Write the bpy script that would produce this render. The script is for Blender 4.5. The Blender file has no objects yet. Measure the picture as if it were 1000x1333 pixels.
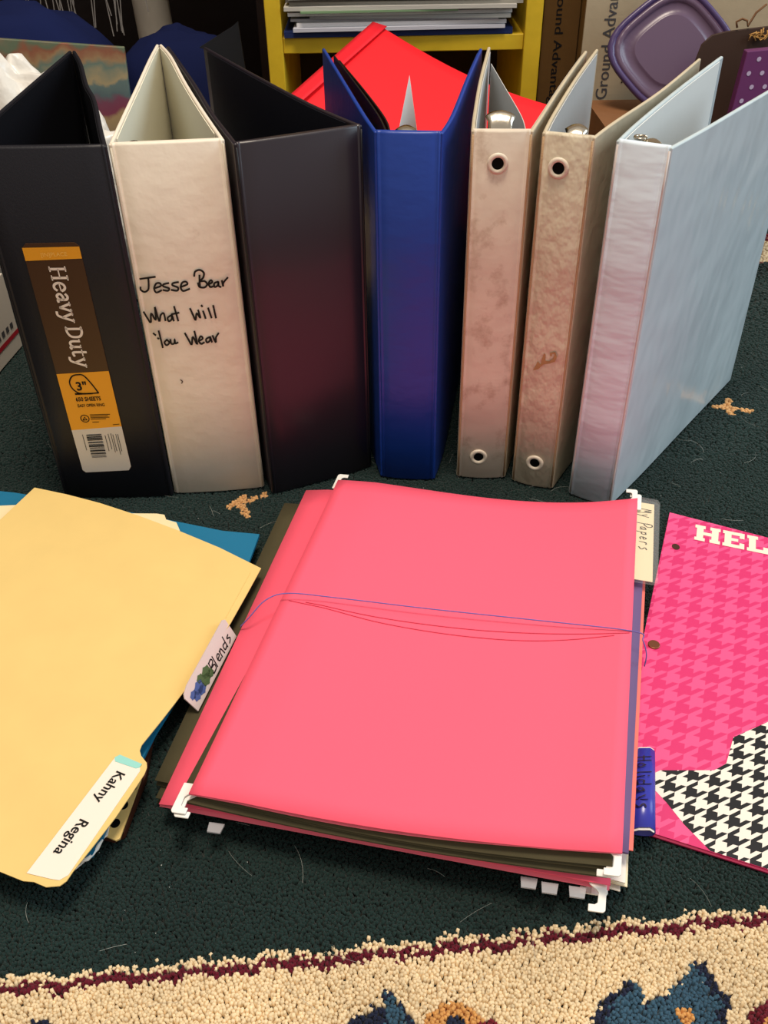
import bpy, math, random
import numpy as np
from mathutils import Vector, Matrix, noise
random.seed(7); rng = np.random.default_rng(7)
scn = bpy.context.scene; COL = scn.collection

# ------------------------------------------------------------------ camera
PITCH = math.radians(37.8635); ROLL = math.radians(-1.0022); CAM_H = 0.4734
fw = Vector((0, math.cos(PITCH), -math.sin(PITCH))); up0 = Vector((0, math.sin(PITCH), math.cos(PITCH))); rt0 = Vector((1, 0, 0))
rt = rt0*math.cos(ROLL) + up0*math.sin(ROLL); up = -rt0*math.sin(ROLL) + up0*math.cos(ROLL)
cd = bpy.data.cameras.new('camera'); cam = bpy.data.objects.new('camera', cd); COL.objects.link(cam)
cam.matrix_world = Matrix(((rt.x, up.x, -fw.x, 0), (rt.y, up.y, -fw.y, 0), (rt.z, up.z, -fw.z, CAM_H), (0, 0, 0, 1)))
cd.sensor_fit = 'VERTICAL'; cd.sensor_height = 36; cd.lens = 1200/1333*36; cd.clip_start = 0.01
scn.camera = cam
# ------------------------------------------------------------------ world and light
w = bpy.data.worlds.new('world'); scn.world = w; w.use_nodes = True
w.node_tree.nodes['Background'].inputs[0].default_value = (1.0, 0.93, 0.86, 1)
w.node_tree.nodes['Background'].inputs[1].default_value = 0.40
def area(name, loc, target, size, energy, color):
    l = bpy.data.lights.new(name, 'AREA'); l.shape = 'DISK' if name == 'ceiling_lamp_light' else 'RECTANGLE'
    l.size = size[0]; l.size_y = size[1]; l.energy = energy; l.color = color
    o = bpy.data.objects.new(name, l); COL.objects.link(o); o.location = loc
    o.rotation_euler = (Vector(target)-Vector(loc)).to_track_quat('-Z', 'Y').to_euler(); return o
area('ceiling_lamp_light', (0.05, 0.42, 2.35), (0.02, 0.46, 0), (0.7, 0.7), 34, (1.0, 0.86, 0.70))
area('window_light', (1.95, 0.55, 1.25), (0.2, 0.7, 0.1), (1.0, 1.3), 17, (0.68, 0.87, 1.0))
scn.view_settings.view_transform = 'Standard'; scn.view_settings.look = 'None'
scn.view_settings.exposure = 0.38; scn.view_settings.gamma = 1; scn.view_settings.use_curve_mapping = False

# ------------------------------------------------------------------ materials
def lin(c):
    r = [(v/255)/12.92 if v/255 <= 0.04045 else ((v/255+0.055)/1.055)**2.4 for v in c]; return (*r, 1)
MATS = {}
def mat(name, rgb, rough=0.6, spec=0.4, bump=0, bscale=200, var=0, vscale=30, metal=0, alpha=1, stain=None, trans=0, coord='Object', stretch=None, sheen=0, coat=0, ss=0):
    if name in MATS: return MATS[name]
    m = bpy.data.materials.new(name); m.use_nodes = True; nt = m.node_tree; N = nt.nodes; L = nt.links
    b = N['Principled BSDF']; b.inputs['Base Color'].default_value = lin(rgb); b.inputs['Roughness'].default_value = rough
    b.inputs['Specular IOR Level'].default_value = spec; b.inputs['Metallic'].default_value = metal; b.inputs['Alpha'].default_value = alpha
    b.inputs['Transmission Weight'].default_value = trans
    if coat: b.inputs['Coat Weight'].default_value = coat; b.inputs['Coat Roughness'].default_value = 0.25
    if sheen: b.inputs['Sheen Weight'].default_value = sheen
    tc = N.new('ShaderNodeTexCoord'); src = tc.outputs[coord]
    if stretch:
        mp = N.new('ShaderNodeMapping'); mp.inputs['Scale'].default_value = stretch[:3]
        if len(stretch) > 3: mp.inputs['Rotation'].default_value = stretch[3:6]
        L.new(src, mp.inputs[0]); src2 = mp.outputs[0]
    else: src2 = src
    col = None
    if var:
        n = N.new('ShaderNodeTexNoise'); n.inputs['Scale'].default_value = vscale; n.inputs['Detail'].default_value = 5; L.new(src, n.inputs['Vector'])
        r = N.new('ShaderNodeMapRange'); r.inputs[1].default_value = 0.3; r.inputs[2].default_value = 0.7; r.inputs[3].default_value = 1-var; r.inputs[4].default_value = 1+var*0.4; L.new(n.outputs[0], r.inputs[0])
        mx = N.new('ShaderNodeMix'); mx.data_type = 'RGBA'; mx.blend_type = 'MULTIPLY'; mx.inputs[0].default_value = 1; mx.inputs[6].default_value = lin(rgb)
        L.new(r.outputs[0], mx.inputs[7]); col = mx.outputs[2]
    if stain:
        rgb2, sc, lo, hi, amt = stain
        n = N.new('ShaderNodeTexNoise'); n.inputs['Scale'].default_value = sc; n.inputs['Detail'].default_value = 6; n.inputs['Roughness'].default_value = 0.65; L.new(src, n.inputs['Vector'])
        r = N.new('ShaderNodeMapRange'); r.inputs[1].default_value = lo; r.inputs[2].default_value = hi; r.inputs[3].default_value = 0; r.inputs[4].default_value = amt; L.new(n.outputs[0], r.inputs[0])
        mx = N.new('ShaderNodeMix'); mx.data_type = 'RGBA'; L.new(r.outputs[0], mx.inputs[0])
        if col: L.new(col, mx.inputs[6])
        else: mx.inputs[6].default_value = lin(rgb)
        mx.inputs[7].default_value = lin(rgb2); col = mx.outputs[2]
    if col: L.new(col, b.inputs['Base Color'])
    if bump:
        n = N.new('ShaderNodeTexNoise'); n.inputs['Scale'].default_value = bscale; n.inputs['Detail'].default_value = 3; L.new(src2, n.inputs['Vector'])
        bp = N.new('ShaderNodeBump'); bp.inputs['Strength'].default_value = bump; bp.inputs['Distance'].default_value = 0.5/bscale; L.new(n.outputs[0], bp.inputs['Height']); L.new(bp.outputs[0], b.inputs['Normal'])
    MATS[name] = m; return m

PINK = mat('pink_card', (255, 98, 124), 0.75, 0.2, 0.05, 300)
PINK_IN = mat('pink_card_inner', (248, 120, 140), 0.8, 0.2)
OLIVE = mat('olive_card', (84, 78, 56), 0.75, 0.2, 0.08, 400, var=0.12)
PURPLE = mat('purple_card', (112, 88, 132), 0.6, 0.3)
YELLOW = mat('yellow_card', (229, 198, 126), 0.75, 0.2, 0.04, 300, var=0.04, vscale=25)
MANILA = mat('manila_card', (240, 222, 176), 0.8, 0.2, var=0.05)
TEAL = mat('teal_card', (24, 112, 150), 0.55, 0.3, 0.05, 250)
BROWNC = mat('brown_card', (70, 36, 22), 0.6, 0.3)
MAGENTA = mat('magenta_card', (196, 60, 110), 0.7, 0.2)
PAPER = mat('white_paper', (238, 234, 226), 0.8, 0.2, var=0.04)
CREAM = mat('cream_paper', (240, 226, 196), 0.8, 0.2)
WPLAST = mat('white_plastic', (240, 238, 232), 0.35, 0.5)
CLEAR = mat('clear_plastic', (225, 225, 225), 0.12, 0.5, alpha=0.10)
INK = mat('black_ink', (22, 20, 22), 0.5, 0.3)
PRINT = mat('black_print', (14, 14, 16), 0.6, 0.2)
METAL = mat('ring_metal', (200, 190, 172), 0.22, 0.5, metal=1, bump=0.1, bscale=300)
BLACKV = mat('black_vinyl', (20, 20, 28), 0.5, 0.35, 0.15, 500)
BLACKIN = mat('black_lining', (14, 15, 22), 0.6, 0.2, 0.05, 300)
PLUMV = mat('dark_plum_vinyl', (38, 32, 40), 0.36, 0.5, 0.04, 900)
NAVYIN = mat('navy_lining', (18, 20, 32), 0.6, 0.3, 0.05, 300)
WHITEV = mat('white_vinyl', (233, 222, 204), 0.5, 0.4, 0.12, 60, var=0.05, vscale=18, stain=((150, 120, 95), 38, 0.66, 0.78, 0.35))
WHITEIN = mat('white_lining', (236, 232, 212), 0.55, 0.3, 0.05, 120)
BLUEV = mat('blue_vinyl', (20, 58, 148), 0.42, 0.45, 0.07, 45, stretch=(1, 1, 1.6))
BLUEIN = mat('blue_lining', (20, 50, 125), 0.5, 0.4)
BLACKPK = mat('black_pocket', (16, 15, 18), 0.4, 0.4)
GREYPK = mat('grey_pocket', (196, 196, 194), 0.5, 0.3, 0.06, 120)
BEIGEV = mat('stained_beige_vinyl', (218, 204, 186), 0.58, 0.35, 0.10, 50, var=0.10, vscale=22, stain=((140, 98, 64), 26, 0.52, 0.70, 0.75))
BEIGEV2 = mat('wrinkled_beige_vinyl', (206, 194, 170), 0.52, 0.4, 0.45, 48, var=0.06, vscale=25, stretch=(1.4, 1.4, 0.9))
BEIGEC = mat('beige_cover_vinyl', (196, 182, 156), 0.45, 0.4, 0.15, 60, var=0.06)
SEAMB = mat('beige_seam', (178, 146, 112), 0.5, 0.3, 0.6, 900, stretch=(.1, .1, 1))
GLOSSW = mat('glossy_white_vinyl', (212, 226, 238), 0.55, 0.45, 0.16, 22, stretch=(0.6, 0.6, 1.8, 0, 0.5, 0))
GLOSSW2 = mat('glossy_white_sleeve', (190, 206, 212), 0.20, 0.5, 0.13, 7, stretch=(1.6, 1.6, 1.0, 0.8, 0.8, 0))
HOLE = mat('hole_dark', (10, 9, 9), 0.8, 0.1)
GROM = mat('grommet', (226, 214, 196), 0.4, 0.4, stain=((150, 110, 80), 60, 0.5, 0.7, 0.5))

# ------------------------------------------------------------------ mesh helpers
BASE = {}
class MB:
    def __init__(s): s.v = []; s.f = []
    def add(s, vs, fs):
        n = len(s.v); s.v += [tuple(p) for p in vs]; s.f += [tuple(i+n for i in f) for f in fs]; return s
    def box(s, x0, x1, y0, y1, z0, z1):
        return s.add([(x0,y0,z0),(x1,y0,z0),(x1,y1,z0),(x0,y1,z0),(x0,y0,z1),(x1,y0,z1),(x1,y1,z1),(x0,y1,z1)],
                     [(0,3,2,1),(4,5,6,7),(0,1,5,4),(1,2,6,5),(2,3,7,6),(3,0,4,7)])
    def tube(s, pts, r, n=6, cap=True, closed=False):
        pts = [Vector(p) for p in pts]; m = len(pts); rings = []; ref = None
        for i, p in enumerate(pts):
            a = pts[(i-1) % m] if (i > 0 or closed) else p; b = pts[(i+1) % m] if (i < m-1 or closed) else p
            t = (b-a).normalized()
            if ref is None: ref = t.orthogonal().normalized()
            ref = (ref-t*ref.dot(t)).normalized(); bi = t.cross(ref)
            rr = r[i] if isinstance(r, (list, tuple)) else r
            rings.append([p+ref*math.cos(2*math.pi*k/n)*rr+bi*math.sin(2*math.pi*k/n)*rr for k in range(n)])
        vs = [q for R in rings for q in R]; fs = []
        for i in range(m if closed else m-1):
            for k in range(n): fs.append((i*n+k, i*n+(k+1) % n, ((i+1) % m)*n+(k+1) % n, ((i+1) % m)*n+k))
        if cap and not closed: fs += [tuple(range(n))[::-1], tuple((m-1)*n+k for k in range(n))]
        return s.add(vs, fs)
    def prism(s, poly, zf, t, n=None):
        """flat polygon sheet (xy), zf(x,y) gives the top height, t thickness"""
        k = len(poly); top = [(x, y, zf(x, y)) for x, y in poly]; bot = [(x, y, z-t) for x, y, z in top]
        a = sum(poly[i][0]*poly[(i+1) % k][1]-poly[(i+1) % k][0]*poly[i][1] for i in range(k))
        o = list(range(k)) if a > 0 else list(range(k))[::-1]
        fs = [tuple(o), tuple(i+k for i in o[::-1])]
        fs += [(o[i], o[i]+k, o[(i+1) % k]+k, o[(i+1) % k]) for i in range(k)]
        return s.add(top+bot, fs)
    def sheet(s, q, t, nx=12, ny=12, dz=None, bulge=0):
        """bilinear sheet through corners BL,BR,TR,TL (3d), thickness t, extra height dz(u,v)"""
        q = [Vector(p) for p in q]; vs = []
        for j in range(ny+1):
            for i in range(nx+1):
                u, v = i/nx, j/ny
                p = q[0]*(1-u)*(1-v)+q[1]*u*(1-v)+q[2]*u*v+q[3]*(1-u)*v
                if dz: p = p+Vector((0, 0, dz(u, v)))
                if bulge: p = p-(q[3]-q[0]).normalized()*(bulge*math.sin(math.pi*u)*(1-v)**2)
                vs.append(p)
        m = len(vs); vs += [p-Vector((0, 0, t)) for p in vs]; I = lambda i, j: j*(nx+1)+i; fs = []
        for j in range(ny):
            for i in range(nx):
                a, b, c, d = I(i, j), I(i+1, j), I(i+1, j+1), I(i, j+1)
                fs += [(a, b, c, d), (a+m, d+m, c+m, b+m)]
        for i in range(nx):
            fs += [(I(i, 0), I(i, 0)+m, I(i+1, 0)+m, I(i+1, 0)), (I(i+1, ny), I(i+1, ny)+m, I(i, ny)+m, I(i, ny))]
        for j in range(ny):
            fs += [(I(0, j+1), I(0, j+1)+m, I(0, j)+m, I(0, j)), (I(nx, j), I(nx, j)+m, I(nx, j+1)+m, I(nx, j+1))]
        return s.add(vs, fs)
    def wall(s, path, t, z0, z1, nz=1, lean=None):
        """vertical board along an xy path, thickness t"""
        P = [Vector((p[0], p[1])) for p in path]; m = len(P); L = []; R = []
        for i, p in enumerate(P):
            d = ((P[min(i+1, m-1)]-P[max(i-1, 0)])).normalized(); n = Vector((-d.y, d.x))
            L.append(p+n*t/2); R.append(p-n*t/2)
        ring = L+R[::-1]; k = len(ring); vs = []
        for j in range(nz+1):
            z = z0+(z1-z0)*j/nz
            vs += [(p.x, p.y, z) for p in ring]
        fs = []
        for j in range(nz):
            for i in range(k): fs.append((j*k+(i+1) % k, j*k+i, (j+1)*k+i, (j+1)*k+(i+1) % k))
        for i in range(m-1):
            fs.append((i, i+1, k-2-i, k-1-i)); o = nz*k; fs.append((o+k-1-i, o+k-2-i, o+i+1, o+i))
        return s.add(vs, fs)
def obj(name, mb, m, parent=None, bevel=0, smooth=False, seg=2, at=None):
    root = parent
    while root is not None and root.parent is not None: root = root.parent
    b = Vector(BASE.get(root.name, (0, 0, 0))) if root else (Vector(at) if at else Vector((0, 0, 0)))
    me = bpy.data.meshes.new(name); me.from_pydata([tuple(Vector(p)-b) for p in mb.v], [], mb.f); me.validate(); me.update()
    o = bpy.data.objects.new(name, me); COL.objects.link(o); me.materials.append(m)
    if parent is not None: o.parent = parent
    elif at: o.location = b; BASE[o.name] = tuple(b)
    if smooth: me.polygons.foreach_set('use_smooth', [True]*len(me.polygons))
    if bevel:
        md = o.modifiers.new('bevel', 'BEVEL'); md.width = bevel; md.segments = seg; md.limit_method = 'ANGLE'; md.angle_limit = math.radians(40)
        me.polygons.foreach_set('use_smooth', [True]*len(me.polygons)); wn = o.modifiers.new('wn', 'WEIGHTED_NORMAL'); wn.keep_sharp = True
    return o
def tag(o, label, cat, group=None):
    o['label'] = label; o['category'] = cat
    if group: o['group'] = group
    return o
def thing(name, label, cat, loc, group=None):
    o = bpy.data.objects.new(name, None); COL.objects.link(o); o.location = loc; o.empty_display_size = 0.02
    BASE[o.name] = tuple(loc); return tag(o, label, cat, group)
def spline(pts, n=6):
    """Catmull-Rom resample"""
    P = [np.array(p, float) for p in pts]; out = []
    for i in range(len(P)-1):
        a = P[max(i-1, 0)]; b = P[i]; c = P[i+1]; d = P[min(i+2, len(P)-1)]
        for k in range(n):
            t = k/n; out.append(0.5*((2*b)+(-a+c)*t+(2*a-5*b+4*c-d)*t*t+(-a+3*b-3*c+d)*t**3))
    out.append(P[-1]); return out
def ribbons(strokes, width, frame, lift=0.0002, smooth=True):
    """pen strokes as flat ribbons; frame(x,y,h) -> world point at height h off the surface"""
    mb = MB()
    for st in strokes:
        p = spline(st, 5) if (smooth and len(st) > 2) else [np.array(q, float) for q in st]
        m = len(p); Ls = []; Rs = []
        for i in range(m):
            d = p[min(i+1, m-1)]-p[max(i-1, 0)]; l = np.hypot(*d) or 1; n = np.array([-d[1], d[0]])/l*width/2; e = d/l*width*0.35
            q = p[i]+(e if i == m-1 else (-e if i == 0 else 0))
            Ls.append(q+n); Rs.append(q-n)
        vs = [frame(*q, lift) for q in Ls]+[frame(*q, lift) for q in Rs]
        mb.add(vs, [(i, i+m, i+1+m, i+1) for i in range(m-1)])
    return mb
def text_mb(s, frame, size=1, lift=0.0002, bold=0, align='LEFT', xs=1):
    cu = bpy.data.curves.new('t', 'FONT'); cu.body = s; cu.size = size; cu.offset = bold; cu.align_x = align; cu.resolution_u = 3
    o = bpy.data.objects.new('t', cu); COL.objects.link(o); bpy.context.view_layer.update()
    me = bpy.data.meshes.new_from_object(o.evaluated_get(bpy.context.evaluated_depsgraph_get()))
    mb = MB(); mb.add([frame(v.co.x*xs, v.co.y, lift) for v in me.vertices], [tuple(p.vertices) for p in me.polygons])
    bpy.data.objects.remove(o); bpy.data.curves.remove(cu); bpy.data.meshes.remove(me); return mb
def plane_frame(o, ex, ey):
    o, ex, ey = Vector(o), Vector(ex), Vector(ey); n = ex.cross(ey).normalized()
    return lambda x, y, h=0: o+ex*x+ey*y+n*h
def poly_frame(poly, frame, lift): return MB().add([frame(x, y, lift) for x, y in poly], [tuple(range(len(poly)))])
def ellipse(cx, cy, rx, ry, n=20): return [(cx+rx*math.cos(2*math.pi*k/n), cy+ry*math.sin(2*math.pi*k/n)) for k in range(n)]

# ------------------------------------------------------------------ the room
def struct(name, mb, m): o = obj(name, mb, m); o['kind'] = 'structure'; return o
WOODF = mat('floor_wood', (96, 66, 44), 0.5, 0.4, 0.1, 40, var=0.25, vscale=8)
WALL = mat('wall_paint', (176, 160, 140), 0.8, 0.2, 0.05, 200, var=0.04)
struct('floor', MB().box(-2.2, 2.6, -1.6, 2.3, -0.06, -0.0095), WOODF)
struct('wall_back', MB().box(-2.2, 2.6, 2.3, 2.4, -0.06, 2.5), WALL)
struct('wall_left', MB().box(-2.3, -2.2, -1.6, 2.4, -0.06, 2.5), WALL)
struct('baseboard_back', MB().box(-2.2, 2.6, 2.285, 2.3, -0.0095, 0.08), mat('baseboard_paint', (220, 212, 196), 0.5))

# ------------------------------------------------------------------ rug
rug = thing('rug', 'dark green floral rug with cream border under the binders and folders', 'rug', (0, 0.5, -0.0095))
obj('backing', MB().add([(*p, z) for z in (-0.0094, -0.0042) for p in ((-1.05, -0.16), (1.05, 0.0), (0.95, 1.50), (-1.15, 1.36))],
    [(3, 2, 1, 0), (4, 5, 6, 7), (0, 1, 5, 4), (1, 2, 6, 5), (2, 3, 7, 6), (3, 0, 4, 7)]), mat('rug_backing', (36, 40, 38), 0.95, 0.05), rug)
def inpoly(X, Y, poly):
    c = np.zeros(X.shape, bool); n = len(poly)
    for i in range(n):
        x1, y1 = poly[i]; x2, y2 = poly[(i+1) % n]
        if y1 == y2: continue
        k = ((y1 > Y) != (y2 > Y)) & (X < (x2-x1)*(Y-y1)/(y2-y1)+x1); c ^= k
    return c
def segd(X, Y, a, b):
    dx, dy = b[0]-a[0], b[1]-a[1]; t = np.clip(((X-a[0])*dx+(Y-a[1])*dy)/(dx*dx+dy*dy), 0, 1); return np.hypot(X-a[0]-t*dx, Y-a[1]-t*dy)
LEAF1 = [(-.032,.180),(-.0209,.204),(-.019,.2065),(-.013,.2077),(-.009,.2108),(-.0037,.2101),(-.0052,.2183),(-.0023,.2172),(.0018,.2182),(.003,.2126),(.0069,.2099),(.0075,.2067),(.0107,.2035),(.018,.185),(-.004,.165)]
LEAF2 = [(.088,.182),(.0971,.2014),(.1054,.2134),(.1111,.2153),(.1175,.2198),(.1168,.2232),(.1217,.2204),(.1229,.2138),(.119,.2087),(.1246,.2099),(.1307,.213),(.1362,.2135),(.14,.2181),(.1473,.22),(.1518,.2266),(.1564,.2307),(.1596,.2299),(.1623,.2251),(.1637,.2183),(.1642,.2131),(.1686,.2143),(.1675,.2066),(.1641,.2041),(.163,.2003),(.166,.18),(.13,.165)]
YS = [[(-.1318,.6196),(-.1242,.6269),(-.1204,.6345)],[(-.1242,.626),(-.1129,.6065)],[(-.1204,.627),(-.1021,.6361)],
      [(.3244,.7671),(.3363,.7696),(.3413,.781)],[(.3363,.7680),(.3367,.754)],[(.3363,.766),(.3578,.7575)],[(-.62,.80),(-.58,.83)],[(.62,.55),(.66,.58)]]
def rug_color(X, Y):
    n = X.size; jit = rng.normal(0, 0.0011, n)
    a = math.radians(4.43); U = math.cos(a)*X+math.sin(a)*(Y-.238); V = -math.sin(a)*X+math.cos(a)*(Y-.238)+jit
    V = V+0.0011*np.sin(U*140)+0.0008*np.sin(U*333+1)
    C = np.tile(np.array(lin((26, 44, 42))[:3]), (n, 1))
    G = lambda k, c: C.__setitem__(k, lin(c)[:3])
    cream = (222, 200, 162)
    G(V < 0.0045, cream); G((V < 0.0012) & (V > -0.0038), (92, 20, 36))
    f = V < -0.006
    G(f & (np.hypot(X-.0296, (Y-.196)) < .0158), (200, 146, 84)); G(f & (np.hypot(X-.0305, (Y-.2005)) < .0055), (34, 40, 62)); G(f & (np.hypot(X-.047, Y-.199) < .005), (110, 28, 40))
    for L in (LEAF1, LEAF2):
        for off in (0, -.33, .33, -.66, .66):
            Xo = X+rng.normal(0, .0006, n)-off; Yo = Y+rng.normal(0, .0006, n)-off*.077; k = inpoly(Xo, Yo, L)
            G(k & f, (28, 34, 56))
            cx = np.mean([p[0] for p in L]); cy = np.mean([p[1] for p in L])
            inn = inpoly(cx+(Xo-cx)/.82, cy+(Yo-cy)/.86, L); G(inn & f & ((Xo > -.0035) | (L is LEAF2)), (52, 82, 102))
    G(f & (np.hypot((X-.1435), (Y-.2035)) < .0042), (206, 150, 86))
    G(f & (np.hypot(X-.186, Y-.196) < .0135), (100, 24, 38)); G(f & (np.hypot(X-.188, Y-.194) < .0095), (206, 150, 86))
    G(f & (np.hypot(X+.1727, Y-.199) < .0080), (28, 34, 56))
    G(V > .833, (140, 96, 84)); G(V > .838, cream); G(V > .897, (190, 140, 96)); G(V > .908, (96, 22, 36)); G(V > .93, (24, 40, 40)); G(V > .952, cream); G(V > 1.06, (96, 22, 36)); G(V > 1.08, (26, 44, 42))
    for st in YS:
        for p, q in zip(st, st[1:]): G(segd(X+rng.normal(0, .0007, n), Y+rng.normal(0, .0007, n), p, q) < .0027, (206, 158, 104))
    sh = 1+rng.normal(0, 0.07, n)+0.10*np.sin(X*37+2*np.sin(Y*23))*np.sin(Y*41+np.sin(X*29))
    return C*np.clip(sh, .5, 1.6)[:, None]
PINKQ = [(-.112,.312),(.119,.265),(.196,.565),(-.037,.609)]
def pile_patch(x0, x1, y0, y1, sp, h):
    gx, gy = np.meshgrid(np.arange(x0, x1, sp), np.arange(y0, y1, sp*.9)); gx[1::2] += sp/2
    X = gx.ravel()+rng.normal(0, sp*.16, gx.size); Y = gy.ravel()+rng.normal(0, sp*.16, gx.size)
    cx, cy = .04, .44; inside = inpoly(cx+(X-cx)/.82, cy+(Y-cy)/.86, PINKQ); far = np.abs(X) > .27+.42*Y
    k = ~(inside | far); X, Y = X[k], Y[k]; n = X.size; Cc = rug_color(X, Y)
    bright = Cc.mean(1) > .2
    H = h*(1+rng.normal(0, .07, n)+.07*np.sin(X*900+3*np.sin(Y*700))*np.sin(Y*800))*np.where(bright, 1.12, 1.0); lx, ly = rng.normal(0, sp*.4, n), rng.normal(0, sp*.4, n)-sp*.1
    a0 = rng.uniform(0, 1.57, n); V = np.zeros((n, 9, 3))
    for i in range(4):
        a = a0+i*math.pi/2
        V[:, i, 0] = X+np.cos(a)*sp*.62; V[:, i, 1] = Y+np.sin(a)*sp*.62; V[:, i, 2] = -.0045
        V[:, 4+i, 0] = X+np.cos(a)*sp*.62+lx*.6; V[:, 4+i, 1] = Y+np.sin(a)*sp*.62+ly*.6; V[:, 4+i, 2] = -.0045+H*.90
    V[:, 8, 0] = X+lx; V[:, 8, 1] = Y+ly; V[:, 8, 2] = -.0045+H
    F = np.array([(i, (i+1) % 4, 4+(i+1) % 4, 4+i) for i in range(4)]); T = np.array([(4+i, 4+(i+1) % 4, 8) for i in range(4)])
    return V.reshape(-1, 3), F, T, np.repeat(Cc, 9, 0), n
def make_pile(name, patches, parent):
    Vs = []; Cs = []; li = []; ls = []; off = 0
    for V, F, T, Cc, n in patches:
        base = (np.arange(n)*9+off)[:, None]
        q = (base[:, :, None]+F[None]).reshape(-1, 4); t = (base[:, :, None]+T[None]).reshape(-1, 3)
        li += [q.ravel(), t.ravel()]; ls += [np.full(len(q), 4), np.full(len(t), 3)]; Vs.append(V); Cs.append(Cc); off += n*9
    V = np.concatenate(Vs)-np.array(BASE[parent.name]); Cc = np.concatenate(Cs); LI = np.concatenate(li); LS = np.concatenate(ls)
    me = bpy.data.meshes.new(name); me.vertices.add(len(V)); me.vertices.foreach_set('co', V.ravel().astype(np.float32))
    me.loops.add(len(LI)); me.loops.foreach_set('vertex_index', LI.astype(np.int32)); me.polygons.add(len(LS))
    me.polygons.foreach_set('loop_start', np.concatenate([[0], np.cumsum(LS)[:-1]]).astype(np.int32))
    me.polygons.foreach_set('use_smooth', np.ones(len(LS), bool)); me.update(calc_edges=True)
    at = me.color_attributes.new('yarn', 'FLOAT_COLOR', 'POINT'); at.data.foreach_set('color', np.c_[Cc, np.ones(len(Cc))].astype(np.float32).ravel())
    m = bpy.data.materials.new('rug_yarn'); m.use_nodes = True; nt = m.node_tree; a = nt.nodes.new('ShaderNodeVertexColor'); a.layer_name = 'yarn'
    b = nt.nodes['Principled BSDF']; b.inputs['Roughness'].default_value = .9; b.inputs['Specular IOR Level'].default_value = .12; b.inputs['Sheen Weight'].default_value = .12
    nt.links.new(a.outputs[0], b.inputs['Base Color']); me.materials.append(m)
    o = bpy.data.objects.new(name, me); COL.objects.link(o); o.parent = parent; o['kind'] = 'stuff'; return o
make_pile('pile', [pile_patch(-.42, .42, .14, .33, .0018, .0042), pile_patch(-.60, .60, .33, .68, .0023, .0042), pile_patch(-.55, .65, .68, .93, .0030, .0042), pile_patch(-.75, .85, .93, 1.36, .0045, .0042)], rug)
# lint and loose hairs caught in the pile
mb = MB()
for i in range(170):
    x, y = random.uniform(-.32, .42), random.uniform(.19, .85); r = random.uniform(.0002, .0005); z = .0004
    mb.add([(x-r, y, z), (x, y-r, z), (x+r, y, z), (x, y+r, z), (x, y, z+r), (x, y, z-r)], [(0,1,4),(1,2,4),(2,3,4),(3,0,4),(1,0,5),(2,1,5),(3,2,5),(0,3,5)])
for i in range(230):
    x, y = random.uniform(-.34, .42), random.uniform(.2, .82); a = random.uniform(0, 6.3); k = random.uniform(-60, 60); l = random.uniform(.008, .026); p = []
    for j in range(7):
        p.append((x, y, .0006+.0008*math.sin(j/6*math.pi))); x += math.cos(a)*l/6; y += math.sin(a)*l/6; a += k*l/6
    mb.tube(p, .00007, 3)
lint = obj('lint', mb, mat('lint_fibre', (176, 180, 174), 0.8), rug); lint['kind'] = 'stuff'

# ------------------------------------------------------------------ ring binders
HB = 0.292
def spine_mb(L, R, h=HB, puff=0.0012, inner=0.0028):
    L = Vector(L); R = Vector(R); e = (R-L); wd = e.length; e = e/wd; n = Vector((e.y, -e.x))   # outward (towards camera)
    pr = [(0, -.0006), (.0007, .0005), (.0016, .0008), (.0024, .0002), (.0031, .0002), (.0042, .0009)]
    k = 8; mid = [(.0042+(wd-.0084)*i/k, .0009+puff*math.sin(math.pi*i/k)) for i in range(1, k)]
    prof = pr+mid+[(wd-s, d) for s, d in pr[::-1]]
    ring = prof+[(wd, -inner), (0, -inner)]; m = len(ring)
    lev = [(0, -.0012), (.0014, 0), (h*.33, 0), (h*.66, 0), (h-.0016, 0), (h, -.0012)]; vs = []; fs = []
    for z, dd in lev:
        for s, d in ring:
            q = L+e*s+n*(d+dd if d > -.002 else d); vs.append((q.x, q.y, z))
    for j in range(len(lev)-1):
        for i in range(m): fs.append((j*m+i, j*m+(i+1) % m, (j+1)*m+(i+1) % m, (j+1)*m+i))
    fs += [tuple(range(m))[::-1], tuple((len(lev)-1)*m+i for i in range(m))]
    return MB().add(vs, fs)
def spine_frame(L, R):
    L = Vector(L); R = Vector(R); e = (R-L).normalized(); n = Vector((e.y, -e.x))
    return lambda s, z, h=0: Vector((L.x+e.x*s/1000+n.x*h, L.y+e.y*s/1000+n.y*h, z/1000))
def path_off(path, d):
    P = [Vector(p) for p in path]; out = []
    for i, p in enumerate(P):
        t = (P[min(i+1, len(P)-1)]-P[max(i-1, 0)]).normalized(); out.append(p+Vector((-t.y, t.x))*d)
    return out
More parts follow.
